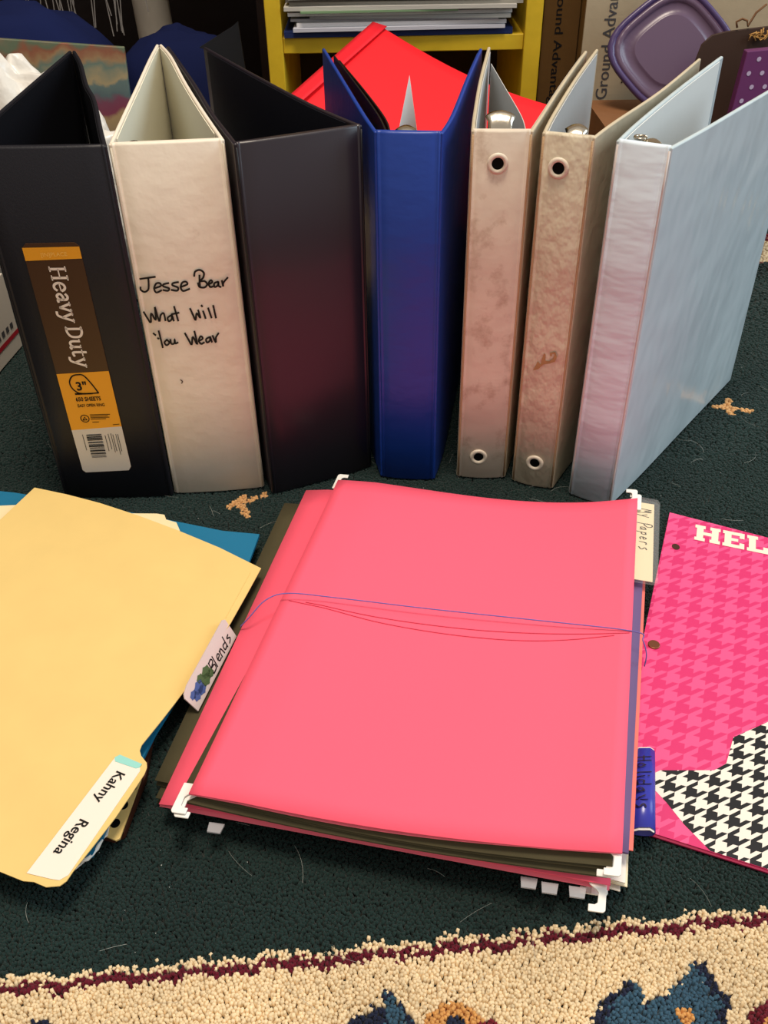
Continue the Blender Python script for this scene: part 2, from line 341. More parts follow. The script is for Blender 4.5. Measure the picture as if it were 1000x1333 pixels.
def binder(label, L, R, lp, rp, ms, mc, mi, t=.0028, lining=True, lining_h=.2898, seam=None):
    """L,R spine edge points; lp, rp cover paths (from spine edge to free edge)"""
    b = thing('ring_binder', label, 'binder', ((L[0]+R[0])/2, (L[1]+R[1])/2, 0), 'ring binders standing in a row')
    sp = obj('spine', spine_mb(L, R), ms, b, smooth=False); sp.data.polygons.foreach_set('use_smooth', [len(p.vertices) == 4 for p in sp.data.polygons])
    e = (Vector(R)-Vector(L)).normalized(); n = Vector((e.y, -e.x))
    for side, path in ((1, lp), (-1, rp)):
        P = [Vector((p[0], p[1])) for p in spline(path, 6)]
        c = obj('cover', MB().wall(P, t, .0008, HB-.0005, 4), mc, b, bevel=t*.42, seg=3)
        if lining:
            Q = path_off(P[2:-1], -side*(t/2+.0005))
            obj('lining', MB().wall(Q, .0006, .006, lining_h, 2), mi, c, smooth=False)
    if seam:
        for q in (L, R):
            obj('seam', MB().tube([(q[0]+n.x*.0004, q[1]+n.y*.0004, z) for z in np.linspace(.003, HB-.003, 12)], .0008, 6), seam, b, smooth=True)
    return b
def rings(b, L, R, frac, top, lever_h, rr=.016, mt=METAL, wide=.008):
    L = Vector(L); R = Vector(R); e = (R-L).normalized(); n = Vector((e.y, -e.x)); c = L+(R-L)*frac-n*.0046
    F = lambda s, d, z: (c.x+e.x*s-n.x*d, c.y+e.y*s-n.y*d, z)
    w2 = wide; mb = MB(); k = 6
    prof = [(-w2, 0), (-w2*.8, .0022), (-w2*.3, .0034), (w2*.3, .0034), (w2*.8, .0022), (w2, 0)]
    vs = [F(s, d, z) for z in (.03, top) for s, d in prof]; mb.add(vs, [(i, i+k, i+1+k, i+1) for i in range(k-1)]+[tuple(range(k, 2*k))])
    pl = obj('ring_plate', mb, mt, b, smooth=False)
    for z in (top-.022, .146, .045):
        mb = MB(); pts = []
        for a in np.linspace(0, 2*math.pi, 18, endpoint=False): pts.append(F(math.cos(a)*rr*.8, .003+rr*.8+math.sin(a)*rr*.8, z))
        mb.tube(pts, .0014, 6, closed=True); obj('ring', mb, mt, pl, smooth=True)
    # booster lever: a pressed metal tab that rises above the plate and flares
    mb = MB(); rows = [(top-.012, w2*.7, .004), (top+lever_h*.35, w2*.72, .006), (top+lever_h*.7, w2*.8, .010), (top+lever_h*.92, w2*1.0, .013), (top+lever_h, w2*.85, .0165), (top+lever_h*.96, w2*.7, .0185)]
    vs = []; m = 7
    for z, hw, d in rows:
        for i in range(m): u = -1+2*i/(m-1); vs.append(F(hw*u, d+.0016*(1-u*u), z-.002*u*u))
    nn = len(vs); vs += [F((Vector(v[:2])-c).dot(e), -(Vector(v[:2])-c).dot(n)+.0011, v[2]-.0004) for v in vs]
    fs = []
    for j in range(len(rows)-1):
        for i in range(m-1):
            a, b2, c2, d2 = j*m+i, j*m+i+1, (j+1)*m+i+1, (j+1)*m+i; fs += [(a, b2, c2, d2), (a+nn, d2+nn, c2+nn, b2+nn)]
        fs += [(j*m, (j+1)*m, (j+1)*m+nn, j*m+nn), (j*m+m-1, j*m+m-1+nn, (j+1)*m+m-1+nn, (j+1)*m+m-1)]
    j = (len(rows)-1)*m; fs += [(j+i, j+i+1, j+i+1+nn, j+i+nn) for i in range(m-1)]; mb.add(vs, fs); obj('lever', mb, mt, b, smooth=True)
def grommet(b, L, R, s, z, r=.0076):
    fr = spine_frame(L, R); mb = MB(); k = 24
    prof = [(r, .0010), (r*.97, .0026), (r*.85, .0034), (r*.66, .0034), (r*.56, .0026), (r*.52, .0012)]; vs = []
    for pr_, d in prof:
        for i in range(k): a = 2*math.pi*i/k; vs.append(fr(s+1000*pr_*math.cos(a), z+1000*pr_*math.sin(a), d))
    mb.add(vs, [(j*k+i, j*k+(i+1) % k, (j+1)*k+(i+1) % k, (j+1)*k+i) for j in range(len(prof)-1) for i in range(k)])
    g = obj('grommet', mb, GROM, b, smooth=True)
    mb = MB(); mb.add([fr(s+1000*r*.56*math.cos(2*math.pi*i/k), z+1000*r*.56*math.sin(2*math.pi*i/k), .0021) for i in range(k)], [tuple(range(k))]); obj('finger_hole', mb, HOLE, g)

# A: black heavy duty binder
A_L, A_R = (-.273, .638), (-.182, .637)
bA = binder('black three-inch ring binder with a brown and yellow printed spine sticker, leftmost', A_L, A_R,
    [A_L, (-.2800, .70), (-.2815, .79), (-.2822, .936)], [A_R, (-.1953, .681), (-.2184, .760), (-.2364, .809), (-.2610, .888), (-.2790, .936)], BLACKV, BLACKV, BLACKIN, t=.0032)
fA = spine_frame(A_L, A_R)
lab = obj('sticker', MB().add([fA(x, z, h) for h in (.0012, .00255) for x, z in ((19, 223), (22, 226), (57, 226.5), (60, 223.5), (62, 32), (59.5, 28.8), (23, 27), (20.6, 29.5))],
    [tuple(range(15, 7, -1))]+[(i, (i+1) % 8, 8+(i+1) % 8, 8+i) for i in range(8)]), mat('sticker_brown', (66, 42, 24), 0.4, 0.4), bA)
ORANGE = mat('sticker_orange', (226, 158, 34), 0.45, 0.4); GREYL = mat('sticker_grey', (206, 200, 190), 0.5, 0.3); TXTW = mat('sticker_text', (226, 216, 204), 0.5); GOLD = mat('faint_gold_text', (240, 196, 96), .5)
obj('sticker_band', poly_frame([(19, 223), (59.9, 223.5), (60, 214.6), (19.1, 213.3)][::-1], fA, .0027), ORANGE, lab); obj('sticker_band', poly_frame([(19.9, 121.2), (61.1, 123.4), (61.6, 72.6), (20.2, 69.4)][::-1], fA, .0027), ORANGE, lab)
obj('barcode_panel', poly_frame([(20.2, 69.4), (61.6, 72.6), (62, 33), (59.5, 29.2), (23, 27.4), (20.7, 29.9)][::-1], fA, .0027), GREYL, lab)
def arc(cx, cy, rx, ry, a0, a1, n=8): return [(cx+rx*math.cos(math.radians(a0+(a1-a0)*i/n)), cy+ry*math.sin(math.radians(a0+(a1-a0)*i/n))) for i in range(n+1)]
def serif_word():
    T = []; S = []   # thick, thin strokes in letter units, x to the right, y up, cap height 1
    def y_(x): T.extend([[(x+.06, .66), (x+.30, .04)], [(x+.54, .66), (x+.26, -.10), (x+.12, -.26), (x-.04, -.26)]]); S.extend([[(x-.04, .66), (x+.18, .66)], [(x+.42, .66), (x+.64, .66)]])
    x = 0
    T += [[(.12, .03), (.12, .97)], [(.66, .03), (.66, .97)]]; S += [[(.12, .52), (.66, .52)]]+[[(a-.14, b), (a+.14, b)] for a in (.12, .66) for b in (.03, .97)]
    x = .98; T += [arc(x+.24, .33, .25, .33, 20, 320, 12)]; S += [[(x+.02, .36), (x+.48, .38)]]
    x = 1.62; T += [[(x+.06, .58), (x+.20, .66), (x+.36, .60), (x+.40, .44), (x+.40, .04), (x+.52, .03)], [(x+.40, .38), (x+.18, .36), (x+.03, .22), (x+.12, .04), (x+.28, .05), (x+.40, .18)]]
    x = 2.22; T += [[(x+.06, .66), (x+.29, .04)], [(x+.52, .66), (x+.29, .04)]]; S += [[(x-.05, .66), (x+.18, .66)], [(x+.40, .66), (x+.62, .66)]]
    y_(2.84)
    x = 3.78; T += [[(x+.12, .03), (x+.12, .97)], [(x+.06, .96), (x+.34, .96), (x+.60, .80), (x+.66, .50), (x+.60, .20), (x+.34, .04), (x+.06, .04)]]; S += [[(x-.02, .03), (x+.12, .03)], [(x-.02, .97), (x+.12, .97)]]
    x = 4.62; T += [[(x+.10, .64), (x+.10, .20), (x+.20, .04), (x+.36, .06), (x+.48, .22)], [(x+.48, .64), (x+.48, .03), (x+.60, .03)]]; S += [[(x-.02, .65), (x+.12, .65)], [(x+.36, .65), (x+.50, .65)]]
    x = 5.30; T += [[(x+.16, .88), (x+.16, .16), (x+.24, .04), (x+.40, .08)]]; S += [[(x, .64), (x+.40, .64)]]
    y_(5.86)
    return T, S
T_, S_ = serif_word()
ex = 81.5/6.5
fH = lambda x, y, h: fA(34.5+1.0*x*.35+12.0*y, 208.5-x*ex, .0025+h)     # reads from top to bottom
mb = ribbons(T_, .15, fH, .0004, True); q = ribbons(S_, .075, fH, .0004, False); mb.add(q.v, q.f); obj('lettering', mb, TXTW, lab)
fO = lambda x, y, h: fA(x, y, .0025+h)
ring_pts = [(31, 103.5), (47.5, 104.0), (48.5, 106), (41.5, 119), (36, 120.5), (31.5, 119), (28.6, 114), (29.5, 108.5), (33, 104.5), (36, 103.8)]
mb = ribbons([ring_pts], 1.1, fO, .0005); q = ribbons([[(31, 103.2), (44, 103.6)]], 1.3, fO, .0005); mb.add(q.v, q.f)
def put(mb, q): mb.add(q.v, q.f); return mb
def fT(x0, z0, sl=.04): return lambda x, y, h: fA(x0+x, z0+y+x*sl, .0025+h)
put(mb, text_mb('3"', fT(32.6, 106.6), 10.5, .0005, .25))
put(mb, text_mb('650 SHEETS', fT(30.0, 96.6), 5.0, .0005, .14, xs=.80)); put(mb, text_mb('EASY OPEN RING', fT(30.2, 91.2), 3.7, .0005, .08, xs=.76))
put(mb, ribbons([ellipse(33.5, 80.5, 3.3, 3.3, 14)+[(36.8, 80.5)]], .7, fO, .0005)); put(mb, ribbons([[(32, 79.2), (35, 79.2), (33.5, 82), (32, 79.2)]], 1.0, fO, .0005, False))
for i, l_ in enumerate((16, 14, 15, 12)): put(mb, ribbons([[(38.3, 84-i*1.35), (38.3+l_, 84.3-i*1.35)]], .55, fO, .0005, False))
put(mb, ribbons([[(39, 77), (44, 77.2)]], .5, fO, .0005, False)); put(mb, ribbons([[(55, 74.4), (60, 74.8)]], .5, fO, .0005, False))
z = 65.0
while z > 42:
    wd = random.choice((.35, .35, .7, 1.0)); put(mb, ribbons([[(31.5, z), (43.5, z+.5)]], wd, fO, .0005, False)); z -= wd+random.choice((.4, .5, .9))
for x in (28.2, 46.5, 51.5, 53, 55.5, 57, 49.2): put(mb, ribbons([[(x, 66-random.random()*2), (x+.3, 45+random.random()*7)]], .45, fO, .0005, False))
obj('fine_print', mb, PRINT, lab)
obj('maker_print', text_mb('[IN]PLACE', fT(31, 216.3, .03), 4.2, .0005, xs=1.0), GOLD, lab)

# B: white binder with a handwritten title
B_L, B_R = (-.179, .640), (-.1045, .6465)
bB = binder('wide white ring binder with a black handwritten title on its spine', B_L, B_R,
    [B_L, (-.1852, .71), (-.1925, .796), (-.2014, .898), (-.2056, .957)], [B_R, (-.1307, .727), (-.1567, .811), (-.1843, .906), (-.2026, .957)], WHITEV, WHITEV, WHITEIN, seam=mat('white_seam', (206, 196, 176), 0.5))
rings(bB, B_L, B_R, .16, .283, .004, .02)
HW = [[(70,165),(215,145)],[(150,160),(152,230),(145,270),(110,290),(75,270),(72,245)],[(205,255),(270,232),(260,205),(225,210),(205,255),(225,295),(275,275)],
 [(345,205),(300,215),(295,235),(350,255),(340,278),(295,272)],[(440,195),(390,205),(385,225),(438,248),(430,277),(375,270)],[(470,240),(530,215),(515,190),(480,200),(465,245),(490,280),(550,260)],
 [(648,130),(650,180),(655,240)],[(597,135),(605,95),(650,78),(690,105),(685,150),(655,185),(700,185),(725,215),(700,245),(650,240),(635,205)],[(735,215),(775,195),(760,175),(740,205),(755,240),(785,235)],
 [(830,190),(795,205),(800,240),(830,225),(835,190),(840,230),(860,240)],[(870,180),(885,235),(885,200),(925,150)],
 [(98,488),(130,545),(165,592),(170,500),(215,568),(208,445)],[(210,442),(250,580),(265,520),(295,500),(312,572)],[(370,520),(335,545),(345,580),(375,560),(375,515),(395,575)],[(400,435),(440,575)],[(375,510),(445,495)],
 [(560,455),(590,520),(615,568),(625,500),(663,548),(640,470)],[(690,480),(715,550)],[(672,424),(680,432)],[(740,450),(775,545)],[(790,425),(820,545)],
 [(190,705),(210,722)],[(233,752),(240,760)],[(243,680),(282,850)],[(325,770),(300,798),(322,828),(350,800),(325,770)],[(360,770),(370,812),(400,808),(403,765),(410,808),(435,800)],
 [(508,705),(545,770),(578,822),(588,740),(635,820),(605,685)],[(650,785),(690,760),(670,735),(650,780),(675,815),(705,800)],[(760,745),(725,765),(735,800),(765,780),(765,740),(785,795)],[(790,730),(825,800),(825,750),(850,705)]]
fB = spine_frame(B_L, B_R)
def fBz(x, y, h): return fB(.0737*x-.01192*y+.457, -.00444*x-.08055*y+210.716, .0024+h)
obj('handwriting', ribbons(HW, 19, fBz, .0003), INK, bB)
obj('ink_mark', ribbons([[(20.2, 112), (21.5, 110.6), (20.8, 108.8)]], .8, lambda x, y, h: fB(x, y, .0024+h), .0003), BROWNC, bB)

# C: dark plum binder
C_L, C_R = (-.0945, .637), (-.0115, .675)
bC = binder('wide dark plum-black ring binder between the white titled one and the blue one', C_L, C_R,
    [C_L, (-.1215, .715), (-.1500, .810), (-.1943, .948)], [C_R, (-.050, .735), (-.104, .835), (-.159, .942)], PLUMV, PLUMV, NAVYIN, t=.0032, seam=mat('black_seam', (20, 20, 26), 0.4))
# D: blue binder
D_L, D_R = (-.001, .659), (.0435, .6535)
bD = binder('royal blue ring binder with open covers and black pocket inside', D_L, D_R,
    [D_L, (-.010, .705), (-.028, .81), (-.048, .927)], [D_R, (.055, .70), (.075, .81), (.095, .915)], BLUEV, BLUEV, BLUEIN)
rings(bD, D_L, D_R, .42, .284, .006, .013)
for dx, hh in ((.0065, .287), (.0125, .283)):
    obj('pocket_sheet', MB().wall(spline([(.004+dx*.4, .672), (-.006+dx, .72), (-.023+dx, .81), (-.043+dx*.75, .918)], 5), .0012, .004, hh, 2), BLACKPK, bD)
obj('loose_page', MB().sheet([(.012, .672, .02), (.070, .835, .01), (.0282, .848, .285), (.0135, .672, .282)], .0004, 8, 8, None), PAPER, bD)
# E: stained beige
E_L, E_R = (.0655, .6575), (.105, .6545)
bE = binder('stained beige ring binder with two finger holes and a tall metal lever', E_L, E_R,
    [E_L, (.0705, .70), (.084, .80), (.103, .921)], [E_R, (.120, .70), (.153, .80), (.187, .898)], BEIGEV, BEIGEC, GREYPK, seam=SEAMB)
rings(bE, E_L, E_R, .48, .286, .013, .012, wide=.0105)
obj('divider_sheet', MB().wall(spline([(.1040, .672), (.1060, .712), (.1035, .800), (.1010, .8800)], 5), .0005, .006, .286, 2), GREYPK, bE)
grommet(bE, E_L, E_R, 18.1, 270); grommet(bE, E_L, E_R, 16.8, 23.1)
# F: wrinkled beige
F_L, F_R = (.113, .6495), (.144, .637)
bF = binder('narrow wrinkled beige ring binder with a brown torn spot on its spine', F_L, F_R,
    [F_L, (.1265, .695), (.161, .80), (.198, .904)], [F_R, (.166, .674), (.218, .755), (.278, .861)], BEIGEV2, BEIGEC, GREYPK, seam=SEAMB)
rings(bF, F_L, F_R, .55, .286, .007, .011)
grommet(bF, F_L, F_R, 12.5, 269.6); grommet(bF, F_L, F_R, 17.5, 24.9)
fF = spine_frame(F_L, F_R)
tear = [(8.3, 112), (10.5, 117.5), (11.5, 121), (14.2, 118.6), (14.6, 123.6), (16, 129), (17.3, 127.6), (17.5, 122.5), (20.5, 122.6), (23, 125), (24.2, 129), (22.3, 129.3), (22.2, 127.2), (20.6, 127), (20.4, 130), (24.6, 131.4), (26.2, 127.2), (25.2, 123), (21.5, 120.8), (16.5, 119), (12.5, 114)]
fFl = lambda x, y, h: fF(x, y, .0012+.0011+h)
tp = MB(); tp.add([fFl(x, y, .0003) for x, y in tear], [tuple(range(len(tear)))[::-1]]); obj('torn_spot', tp, mat('bare_board', (176, 138, 96), 0.9, 0.1, var=.2, vscale=120), bF)
# G: glossy white
G_L, G_R = (.159, .629), (.189, .6125)
bG = binder('glossy white view binder with clear sleeve and crinkled front cover, rightmost', G_L, G_R,
    [G_L, (.182, .672), (.236, .765), (.299, .868)], [G_R, (.225, .656), (.285, .732), (.352, .816)], GLOSSW, GLOSSW2, mat('cool_white_lining', (226, 228, 226), 0.5, 0.3, 0.04, 90), t=.0034, seam=mat('pearl_seam', (206, 196, 192), 0.35))
rings(bG, G_L, G_R, .5, .285, .004, .011)
rings_g2 = obj('ring_end', MB().tube([(.1765+.004*math.cos(a), .640+.004*math.sin(a), .290) for a in np.linspace(0, 5.5, 12)], .0011, 6), METAL, bG, smooth=True)

# ------------------------------------------------------------------ pink hanging folder stack
def sagf(a, u, v): return -a*math.sin(math.pi*min(1, max(0, u))**1.6)*v**3
def folder_body(label, q, gap, matl, name='hanging_folder', cat='folder', mat_in=None, top_dz=None, low_dz=None, nx=14, ny=14, group='hanging folders in the banded stack', t=.0005, sag=0, bulge=0):
    """q: BL,BR,TR,TL of the upper leaf; the lower leaf lies gap below"""
    bx = sum(p[0] for p in q)/4; by = sum(p[1] for p in q)/4; bz = min(p[2] for p in q)-gap
    o = thing(name, label, cat, (bx, by, bz), group)
    td = lambda u, v: (top_dz(u, v) if top_dz else 0)+sagf(sag, u, v)
    ld = lambda u, v: (low_dz(u, v) if low_dz else 0)+sagf(sag, u, v)
    obj('upper_leaf', MB().sheet(q, t, nx, ny, td, bulge), matl, o, smooth=True)
    obj('lower_leaf', MB().sheet([(x, y, z-gap) for x, y, z in q], t, nx, ny, ld, bulge), mat_in or matl, o, smooth=True)
    return o
def hook(o, corner, inward, outward, flip=1, m=WPLAST, t=.0012):
    """white coated rod end: notch plate past the folder corner"""
    c = Vector(corner); a = Vector(inward).normalized(); b = Vector(outward).normalized()
    P = [(0, -.006), (0, .0125), (.0012, .0138), (.0088, .0138), (.0088, .0098), (.0056, .0098), (.0042, .0086), (.0040, .0030), (.0052, .0014), (.0090, -.0015), (.0094, -.006)]
    n = len(P); pts = [c+a*x+b*y for x, y in P]; vs = [(p.x, p.y, p.z+t) for p in pts]+[(p.x, p.y, p.z) for p in pts]
    cr = a.cross(b).z; od = list(range(n)) if cr < 0 else list(range(n))
    sgn = 1 if sum((P[i][0]*P[(i+1) % n][1]-P[(i+1) % n][0]*P[i][1]) for i in range(n))*cr > 0 else -1
    o1 = od if sgn > 0 else od[::-1]
    fs = [tuple(o1), tuple(i+n for i in o1[::-1])]+[(o1[i], o1[i]+n, o1[(i+1) % n]+n, o1[(i+1) % n]) for i in range(n)]
    return obj('rod_hook', MB().add(vs, fs), m, o, bevel=.0003, seg=1)
UX = Vector((.985, -.173, 0)); VX = Vector((.246, .969, 0))
def rod(o, a, b): obj('rod', MB().tube([a, b], .0011, 6), METAL, o, smooth=True)
# bottom olive folders
q0 = [(-.138, .328, .0075), (.112, .272, .0075), (.190, .566, .0075), (-.072, .600, .0075)]
f0 = folder_body('lowest olive green hanging folder in the banded stack, with the flowered paper tab', q0, .005, OLIVE)
q1 = [(-.139, .336, .0135), (.116, .270, .0135), (.192, .570, .0135), (-.082, .606, .0135)]
f1 = folder_body('olive green hanging folder poking out left below the lower pink one', q1, .0045, OLIVE, sag=.001)
hook(f0, (.113, .275, .0080), -UX, -VX); hook(f1, (.118, .272, .0115), -UX, -VX)
# papers in the lower folders, seen on the right side
for dx, z, m_, nm in ((.006, .0084, PAPER, 'lowest white loose sheet at the right side of the banded stack'), (.010, .0112, CREAM, 'cream loose sheet sticking furthest out right of the banded stack'), (.008, .0158, PAPER, 'upper white loose sheet between olive and lower pink folders, right side')):
    qq = [(-.08, .335, z), (.1175+dx*.9, .2625+dx*.2, z), (.190+dx, .555, z), (-.03, .60, z)]
    tag(obj('paper_sheet', MB().sheet(qq, .0007, 4, 4), m_, at=(.05, .44, z)), nm, 'paper', 'loose sheets in the banded stack')
# purple folder
qp = [(-.10, .330, .0262), (.127, .2745, .0275), (.205, .566, .0275), (-.04, .600, .0262)]
# lower pink
q2 = [(-.1319, .3156, .0215), (.1146, .2585, .0235), (.1930, .5720, .0235), (-.0644, .6157, .0215)]
f2 = folder_body('lower pink hanging folder showing along the left and front of the stack', q2, .0045, PINK, mat_in=PINK_IN, top_dz=lambda u, v: .0006*math.sin(math.pi*u)+(-.0025*max(0, 1-u/.05)), low_dz=None, sag=.0045)
hook(f2, (.1128, .2580, .0205), -UX, -VX); hook(f2, (.1932, .5725, .0205), -UX, VX); rod(f2, (.1135, .262, .0212), (.1915, .570, .0212))
fp = folder_body('purple folder whose edge shows down the right side of the stack', qp, .0012, PURPLE, name='file_folder', sag=.0050)
# salmon sheet beside the purple
tag(obj('paper_sheet', MB().sheet([(-.09, .330, .0246), (.1305, .2775, .0246), (.2045, .556, .0246), (-.04, .595, .0246)], .0006, 10, 10, lambda u, v: sagf(.0045, u, v)), mat('salmon_paper', (240, 120, 110), .8), at=(.05, .43, .024)), 'salmon paper sheet under the purple folder edge', 'paper', 'loose sheets in the banded stack')
# olive folders under the top pink one
q3 = [(-.1195, .3120, .0280), (.1125, .2600, .0295), (.1900, .5630, .0295), (-.0300, .6060, .0280)]
f3 = folder_body('olive green hanging folder with white hooks at the left, under the top pink one', q3, .0012, OLIVE, top_dz=lambda u, v: -.0006*math.sin(math.pi*u), sag=.0053, bulge=.004)
hook(f3, (-.1180, .3155, .0300), UX, -VX); hook(f3, (-.1165, .3140, .0282), UX, -VX); hook(f3, (-.0405, .6090, .0292), UX, VX)
q4 = [(-.1100, .3130, .0318), (.1145, .2615, .0365), (.1925, .5640, .0365), (-.0290, .6060, .0318)]
f4 = folder_body('olive green hanging folder directly beneath the top pink one', q4, .0030, OLIVE, top_dz=lambda u, v: -.0016*math.sin(math.pi*u), sag=.0064, bulge=.0055)
hook(f4, (.1175, .2690, .0345), -UX, -VX)
# flowered tab: on the lowest folder, left side
TABW = mat('tab_paper', (214, 196, 190), .7)
fr = plane_frame((-.1230, .3870, .0190), (.0158, .0618, 0), (-.0072, .0030, .0120))
tb = obj('index_tab', MB().add([fr(x, y, h) for h in (0, .0008) for x, y in ((0, -.30), (1.06, -.30), (1.08, .70), (1.04, .84), (.10, .86), (.0, .76), (-.03, .60))],
    [tuple(range(6, -1, -1)), tuple(range(7, 14))]+[(i, (i+1) % 7, 7+(i+1) % 7, 7+i) for i in range(7)]), TABW, f1)
mb = MB()
for s, cx in (('B', .47), ('l', .57), ('e', .63), ('n', .71), ('d', .80), ('s', .91)):
    G_ = {'B': [[(0, 0), (.25, 1)], [(.2, .95), (.7, 1), (.75, .7), (.2, .5), (.7, .42), (.6, .05), (0, 0)]], 'l': [[(0, 0), (.2, 1)]], 'e': [[(0, .3), (.5, .4), (.4, .62), (.1, .5), (.1, .1), (.5, .08)]],
          'n': [[(0, 0), (.1, .6)], [(.08, .45), (.4, .6), (.5, 0)]], 'd': [[(.5, .5), (.1, .5), (.05, .1), (.5, .15)], [(.7, 1), (.5, 0)]], 's': [[(.5, .6), (.1, .5), (.5, .25), (.05, 0)]]}[s]
    put(mb, ribbons(G_, .13, lambda x, y, h, cx=cx: fr(cx+x*.12, -.12+y*.52, .0008+h), .0002))
obj('tab_writing', mb, INK, tb)
for col, pts in (((72, 96, 56), ((.40, .30, .07), (.34, .10, .07), (.28, .42, .05), (.44, .05, .05))), ((70, 92, 150), ((.20, .25, .075), (.12, .12, .06), (.08, .32, .05), (.22, .05, .06)))):
    mb = MB()
    for x, y, r in pts: put(mb, poly_frame([(x+r*math.cos(k*.5236)*(1+.25*(k % 2)), y+3.0*r*math.sin(k*.5236)*(1+.25*(k % 2))) for k in range(12)], lambda a, b, h: fr(a, b, .0008+h), .0002))
    obj('tab_flower', mb, mat('flower_%d' % col[0], col, .7), tb)
# top pink folder
q5 = [(-.1121, .3118, .0362), (.1193, .2649, .0420), (.1957, .5653, .0420), (-.0370, .6090, .0362)]
def top_dz(u, v): return -.0030*math.sin(math.pi*min(1, u/1.0))*(.35+.65*v)-.0022*max(0, 1-u/.13)+.0012*max(0, (u-.86)/.14)+.0016*math.sin(math.pi*u)*max(0, 1-v*6)
def low_dz(u, v): return top_dz(u, v)-.0020*math.sin(math.pi*min(1, u*1.25) if u < .8 else 0)*max(0, 1-v*2)
f5 = folder_body('top pink hanging folder, bound by a thin violet elastic', q5, .0008, PINK, mat_in=PINK_IN, top_dz=top_dz, low_dz=low_dz, nx=30, ny=20, sag=.0072, bulge=.006)
hook(f5, (.1200, .2668, .0392), -UX, -VX); hook(f5, (.1960, .5660, .0395), -UX, VX); hook(f5, (.1988, .5630, .0370), -UX, VX); rod(f5, (.118, .268, .0402), (.1945, .563, .0402))
# papers tab on the right
fr = plane_frame((.1745, .4835, .0345), (.0226, .0882, 0), (.0158, -.0040, -.0006))
tb = obj('index_tab', MB().add([fr(x, y, h) for h in (-.0012, .0010) for x, y in ((-.03, -.2), (-.03, 1.02), (0, 1.08), (1.02, 1.12), (1.06, 1.0), (1.07, -.2))],
    [tuple(range(6)), tuple(range(11, 5, -1))]+[((i+1) % 6, i, 6+i, 6+(i+1) % 6) for i in range(6)]), CLEAR, f5)
obj('tab_card', MB().add([fr(x, y, h) for h in (-.0003, .0001) for x, y in ((-.01, -.2), (-.01, .86), (1.0, .86), (1.0, -.2))], [(0, 1, 2, 3), (7, 6, 5, 4), (1, 0, 4, 5), (2, 1, 5, 6), (3, 2, 6, 7), (0, 3, 7, 4)]), mat('tab_card_cream', (232, 214, 176), .8), tb)
PAP = {'M': [[(0, 0), (.12, 1), (.45, .35), (.6, 1), (.85, .1)]], 'y': [[(0, .6), (.3, .15)], [(.6, .75), (.1, -.65)]], 'P': [[(0, -.75), (.1, .95)], [(0, .6), (.15, 1.05), (.6, 1.05), (.75, .7), (.4, .4), (.1, .35)]],
       'a': [[(.5, .55), (.1, .4), (.1, .05), (.45, .15), (.5, .5), (.6, .0)]], 'p': [[(0, -.5), (.15, .55)], [(.1, .45), (.5, .55), (.5, .2), (.1, .12)]], 'e': [[(0, .3), (.5, .35), (.3, .6), (.05, .35), (.15, .02), (.55, .1)]],
       'r': [[(0, 0), (.1, .6)], [(.05, .4), (.3, .62), (.5, .55)]], 's': [[(.5, .65), (.1, .5), (.5, .2), (.05, -.05)]], 'H': [[(.05, 0), (.05, 1)], [(.6, 0), (.6, 1)], [(.05, .5), (.6, .5)]],
       'o': [[(.3, .6), (.02, .3), (.3, 0), (.55, .3), (.3, .6)]], 'l': [[(.1, 0), (.1, 1)]], 'i': [[(.1, 0), (.1, .55)], [(.1, .8), (.1, .86)]], 'd': [[(.5, .5), (.1, .5), (.05, .08), (.5, .12)], [(.55, 1), (.52, 0)]], ' ': []}
def script(word, frame, x0, adv, h, wd, kern={}):
    mb = MB(); x = x0
    for ch in word:
        put(mb, ribbons(PAP[ch], wd, lambda a, b, hh, x=x: frame(x+a*adv*.9, b*h, hh), .0002)); x += adv*kern.get(ch, 1)
    return mb
# text runs from the far end towards the viewer; letter tops point right
fr2 = lambda a, b, h: fr(1-a, .22+b, h+0)
fr2n = lambda a, b, h: fr(1-a, .24+b, -.0003-h)
obj('tab_writing', script('My Papers', fr2n, .09, .066, .50, .10, {'M': 1.1, ' ': .9, 'P': .75, 'l': .5, 'i': .5}), INK, tb)
# blue tab, low on the right
BLUEP = mat('blue_tab_plastic', (52, 56, 168), .25, .5, alpha=.93)
fr = plane_frame((.1335, .2965, .0), (.0128, .0535, 0), (.0150, -.0020, 0))
prof = [(-.1, .0135), (.35, .0185), (.75, .0195), (.95, .0170), (1.0, .0140), (.92, .0110), (.6, .0100), (-.1, .0110)]
k = len(prof); vs = [Vector(fr(x, y, 0))+Vector((0, 0, z)) for x in (0, .35, .7, 1.0) for y, z in prof]
tb = obj('index_tab', MB().add(vs, [(j*k+i, j*k+i+1, (j+1)*k+i+1, (j+1)*k+i) for j in range(3) for i in range(k-1)]), BLUEP, f0, smooth=True)
sd = tb.modifiers.new('thickness', 'SOLIDIFY'); sd.thickness = .0005
obj('tab_card', MB().add([Vector(fr(x, y, 0))+Vector((0, 0, z)) for x in (-.02, 1.03) for y, z in ((-.1, .0128), (.35, .0172), (.75, .0182), (.93, .0160), (.93, .0156), (.75, .0176), (.35, .0166), (-.1, .0122))],
    [(i, i+1, i+9, i+8) for i in range(7)]+[(7, 0, 8, 15), tuple(range(7, -1, -1)), tuple(range(8, 16))]), PAPER, tb)
def frh(a, b, h):
    y = .22+b; z = np.interp(y, [-.1, .35, .75, .95], [.0135, .0185, .0195, .0170]); return Vector(fr(1-a, y, 0))+Vector((0, 0, z+.0011+h))
obj('tab_writing', script('Holidays', frh, .12, .098, .55, .13, {'l': .6, 'i': .6}), mat('violet_ink', (26, 6, 44), .5), tb)
